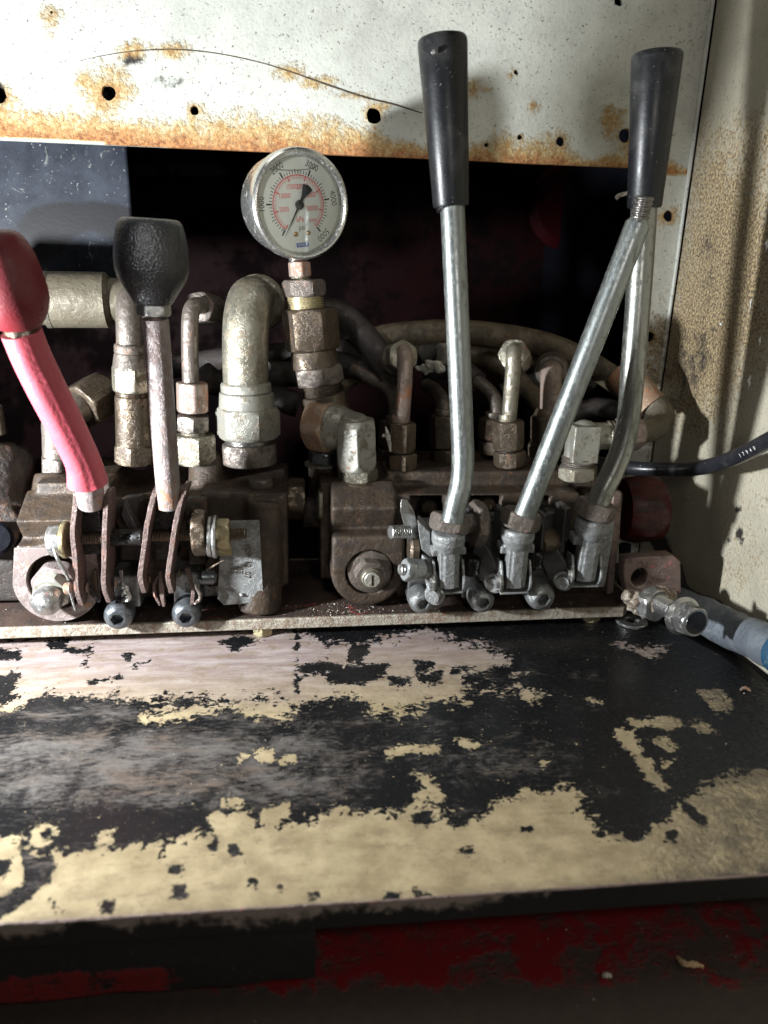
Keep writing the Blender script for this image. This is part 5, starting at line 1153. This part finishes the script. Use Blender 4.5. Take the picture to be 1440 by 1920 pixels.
for i, (x, y) in enumerate(((893, 985), (1012, 1000))):
    t = thing('pivot_nut', ('brown round-edged nut between the first two clevises', 'dark oily cap between the second and third clevis')[i], 'nut', A(x, y, .404))
    if i == 0:
        MB().hex(A(884, 982, .404), A(904, 982, .405), PR(40, A(890, 980, .404)), .4, .1).build('nut', 'zinc_brown', t)
        MB().cyl(A(866, 982, .403), A(886, 982, .404), PR(22, A(890, 980, .404))).build('shaft', 'thread', t)
    else: MB().lathe(A(1006, 1020, .410), A(1042, 1012, .412), [(0, .004), (.2, .0075), (.7, .008), (1, .007)]).build('cap', 'zinc_dark', t)

# ================================================================== LONG LEVERS
def grip(root, a_, b_, r0, r1):
    k = PR(1, a_)
    return MB().lathe(a_, b_, [(0, r0*.55*k), (.003, r0*.80*k), (.010, r0*.93*k), (.022, r0*.985*k), (.045, r0*k), (.985, r1*k), (1, (r1-2)*k), (1, (r1-9)*k)], 64).build('grip', 'grip', root, angle=50)
t = thing('long_lever', 'tall zinc lever with black tapered grip standing upright right of the gauge', 'lever', A(845, 985, .385), 'hand levers')
P = [A(848, 380, .398), A(856, 560, .395), A(862, 700, .392), A(866, 800, .390), A(868, 862, .388), A(865, 905, .386), A(856, 942, .384), A(848, 978, .383)]
MB().tube(P, [PR(23, P[0]), PR(22.5, P[1])]+[PR(21.5, P[3])]*6, n=40).build('rod', 'rod', t)
a_ = A(829, 68, .400); grip(t, a_, A(846, 388, .3985), 47, 36)
MB().lathe(A(813, 98, .3878), A(813, 98, .3862), [(0, .0012), (.6, .0012), (1, .0006)], 16).build('set_screw', 'steel', t)
MB().cyl(A(845, 384, .3985), A(847, 392, .398), PR(30, a_)).build('ferrule', 'blackhole', t)
t = thing('knobless_lever', 'slanting zinc lever that has lost its knob, bare threaded stub at the top', 'lever', A(975, 985, .385), 'hand levers')
P = [A(1196, 420, .378), A(1130, 590, .380), A(1060, 770, .382), A(984, 965, .385)]
k = PR(1, P[1])
e = (P[0]-P[1]).normalized()
MB().tube(P, 22.5*k, n=40).build('rod', 'rod', t)
MB().lathe(P[0]-e*.0005, P[0]+e*.0028, [(0, 22.5*k), (1, 15*k)], 40).build('chamfer', 'rod', t)
MB().thread(P[0]+e*.002, A(1209, 368, .3765), PR(17.5, P[0]), .0019, .0007).build('threaded_stub', 'thread', t)
t = thing('bent_lever', 'zinc lever with black tapered grip, rod bowed at its foot, rightmost of the levers', 'lever', A(1115, 965, .397), 'hand levers')
P = [A(1208, 380, .402), A(1203, 470, .402), A(1194, 600, .401), A(1186, 700, .400), A(1179, 780, .400), A(1168, 836, .399), A(1150, 882, .398), A(1132, 918, .397), A(1116, 956, .396)]
MB().tube(P, [PR(23, P[2])]*4+[PR(22, P[2])]*5, n=40).build('rod', 'rod_dark', t)
a_ = A(1233, 96, .400); grip(t, a_, A(1208, 390, .402), 47, 33.5)
t = thing('wire_end', 'short grey wire end sticking out behind the right black grip', 'wire', A(1165, 368, .43))
MB().tube([A(1154, 372, .425), A(1162, 366, .425), A(1176, 362, .430), A(1190, 350, .44)], .0011, n=10, wob=.2).build('wire', 'cloth', t)

# ================================================================== RIGHT CORNER
t = thing('bolt_bracket', 'welded rusty lug with round hole holding a flanged hex bolt, right of base plate', 'bracket', A(1220, 1150, .41))
Y = .405; out = [(1172, 1048), (1262, 1042), (1276, 1052), (1278, 1112), (1240, 1130), (1180, 1118), (1170, 1090)]
hc = A(1199, 1083, Y); hr_ = PR(16, hc)
flat_plate([(A(x, y, Y).x, A(x, y, Y).z) for x, y in out], [[(hc.x+hr_*math.cos(a), hc.z+1.15*hr_*math.sin(a)) for a in np.linspace(0, 2*math.pi, 28, endpoint=False)]], .010, 'lug', 'bracket', t, Y, .0007)
mb = MB(); mb.tube([A(1170, 1112, .398), A(1195, 1126, .396), A(1218, 1128, .394), A(1240, 1120, .394), A(1262, 1118, .398)], [.0035, .0052, .0070, .0060, .0040], n=26, wob=.6)
mb.tube([A(1182, 1122, .402), A(1190, 1136, .402), A(1212, 1152, .398)], [.0036, .0045, .004], n=20, wob=.6)
cast(mb, 'weld_bead', 'weld', t, .0007, 1, .0012)
ea = A(1228, 1128, .392); eb = A(1290, 1160, .362); e = (eb-ea).normalized(); k = PR(1, eb)
MB().hex(A(1214, 1128, .397), A(1234, 1137, .389), PR(30, ea), .1, .14).build('nut', 'steel', t)
MB().thread(ea, eb, PR(17, ea), .0016, .0006).build('bolt_shank', 'steel', t)
MB().lathe(eb-e*.0062, eb-e*.0025, [(0, 28*k), (.15, 37*k), (.5, 38*k), (1, 31*k)], 40).build('bolt_flange', 'steel', t)
MB().hex(eb-e*.0036, eb+e*.0070, 27*k, .25, .16).build('bolt_head', 'steel', t)
MB().lathe(eb+e*.0069, eb+e*.0073, [(0, 22.5*k), (1, 22*k)], 36).build('bolt_face', 'rubber_black', t)
c = AZ(1184, 1166, .001); mb = MB()
rg = [(0, .0045), (0, .0098), (.25, .0101), (.8, .0101), (1, .0096), (1, .0047), (.8, .0044), (.2, .0044), (0, .0045)]
mb.lathe(Vector((c.x, c.y, .0003)), Vector((c.x, c.y, .0024)), rg, 36, False, False)
o = mb.build('loose_washer', 'steel'); props(o, 'loose flat steel washer lying on the black shelf below the lug', 'washer')
# blue hose, cable
P = [AX(1560, 1275, .2570), AX(1500, 1243, .2575), AX(1440, 1210, .2575), A(1380, 1183, .378), A(1325, 1158, .398), A(1270, 1134, .425)]
t = thing('blue_hose', 'dusty blue-grey hose with a dark blue band leaving at lower right beside the wall', 'hose', P[2])
MB().tube(P, [.0110, .0112, .0114, .0118, .0120, .0118], n=40, wob=.10).build('hose', 'bluehose', t)
MB().tube([P[0].lerp(P[1], .6), P[1].lerp(P[2], .55)], .0121, n=40, wob=.03).build('band', 'blue', t)
P = [A(1330, 985, .47), A(1275, 1085, .46), A(1320, 1118, .44), A(1380, 1130, .42), A(1450, 1140, .40)]
P = [A(1268, 1060, .455), A(1290, 1095, .450), A(1330, 1112, .44), A(1385, 1124, .425), A(1460, 1136, .405)]
P = [Vector((min(p.x, XR-.006), p.y, p.z)) for p in P]
props(MB().tube(P, [.004, .005, .005, .0055, .006], n=24, wob=.1).build('rubber_seal', 'cast_far'), 'dark rubber strip running along the foot of the wall above the blue hose', 'seal')
P = [A(1120, 868, .452), A(1180, 877, .445), A(1240, 880, .43), A(1300, 879, .41), A(1350, 868, .385), (A(1400, 848, .36)), A(1450, 822, .335), A(1520, 790, .31)]
t = thing('black_cable', 'thick black cable with small white print leaving to the right', 'cable', P[3])
MB().tube(P, [PR(13, P[1]), PR(13, P[1])]+[PR(13.5, P[3])]*6, n=32).build('sheath', 'cable', t)
r0 = PR(13.5, P[3])
for i, ch in enumerate('17940'):
    p = P[5].lerp(P[6], .06+.14*i); d = (CO-p).normalized(); ax = (P[6]-P[5]).normalized(); d = (d-ax*d.dot(ax)).normalized(); u = d.cross(ax)
    q = p+d*(r0+.0006)
    text(ch, .0030, Matrix(((ax.x, u.x, d.x, q.x), (ax.y, u.y, d.y, q.y), (ax.z, u.z, d.z, q.z), (0, 0, 0, 1))), 'white_print', 'printed_numeral', t, .00003)
# grit on the base plate and shelf
mb = MB(); random.seed(3)
for i in range(520):
    if i < 260: x = random.uniform(-.2, .2); y = random.uniform(.405, .43); z = .0146
    elif i < 420: x = random.gauss(.03, .02); y = random.uniform(.408, .425); z = .0146
    else: x = random.uniform(-.2, .25); y = random.uniform(.25, .40); z = .0002
    r_ = random.uniform(.00015, .0005)*(1 if i > 420 else 1.2); c = Vector((x, y, z))
    vs = [mb.b.verts.new(c+Vector((random.uniform(-1, 1), random.uniform(-1, 1), random.uniform(0, 1.2)))*r_) for _ in range(4)]
    for a in ((0, 1, 2), (0, 1, 3), (1, 2, 3), (0, 2, 3)): mb.b.faces.new([vs[j] for j in a])
props(mb.build('grit', 'crumb'), kind='stuff')
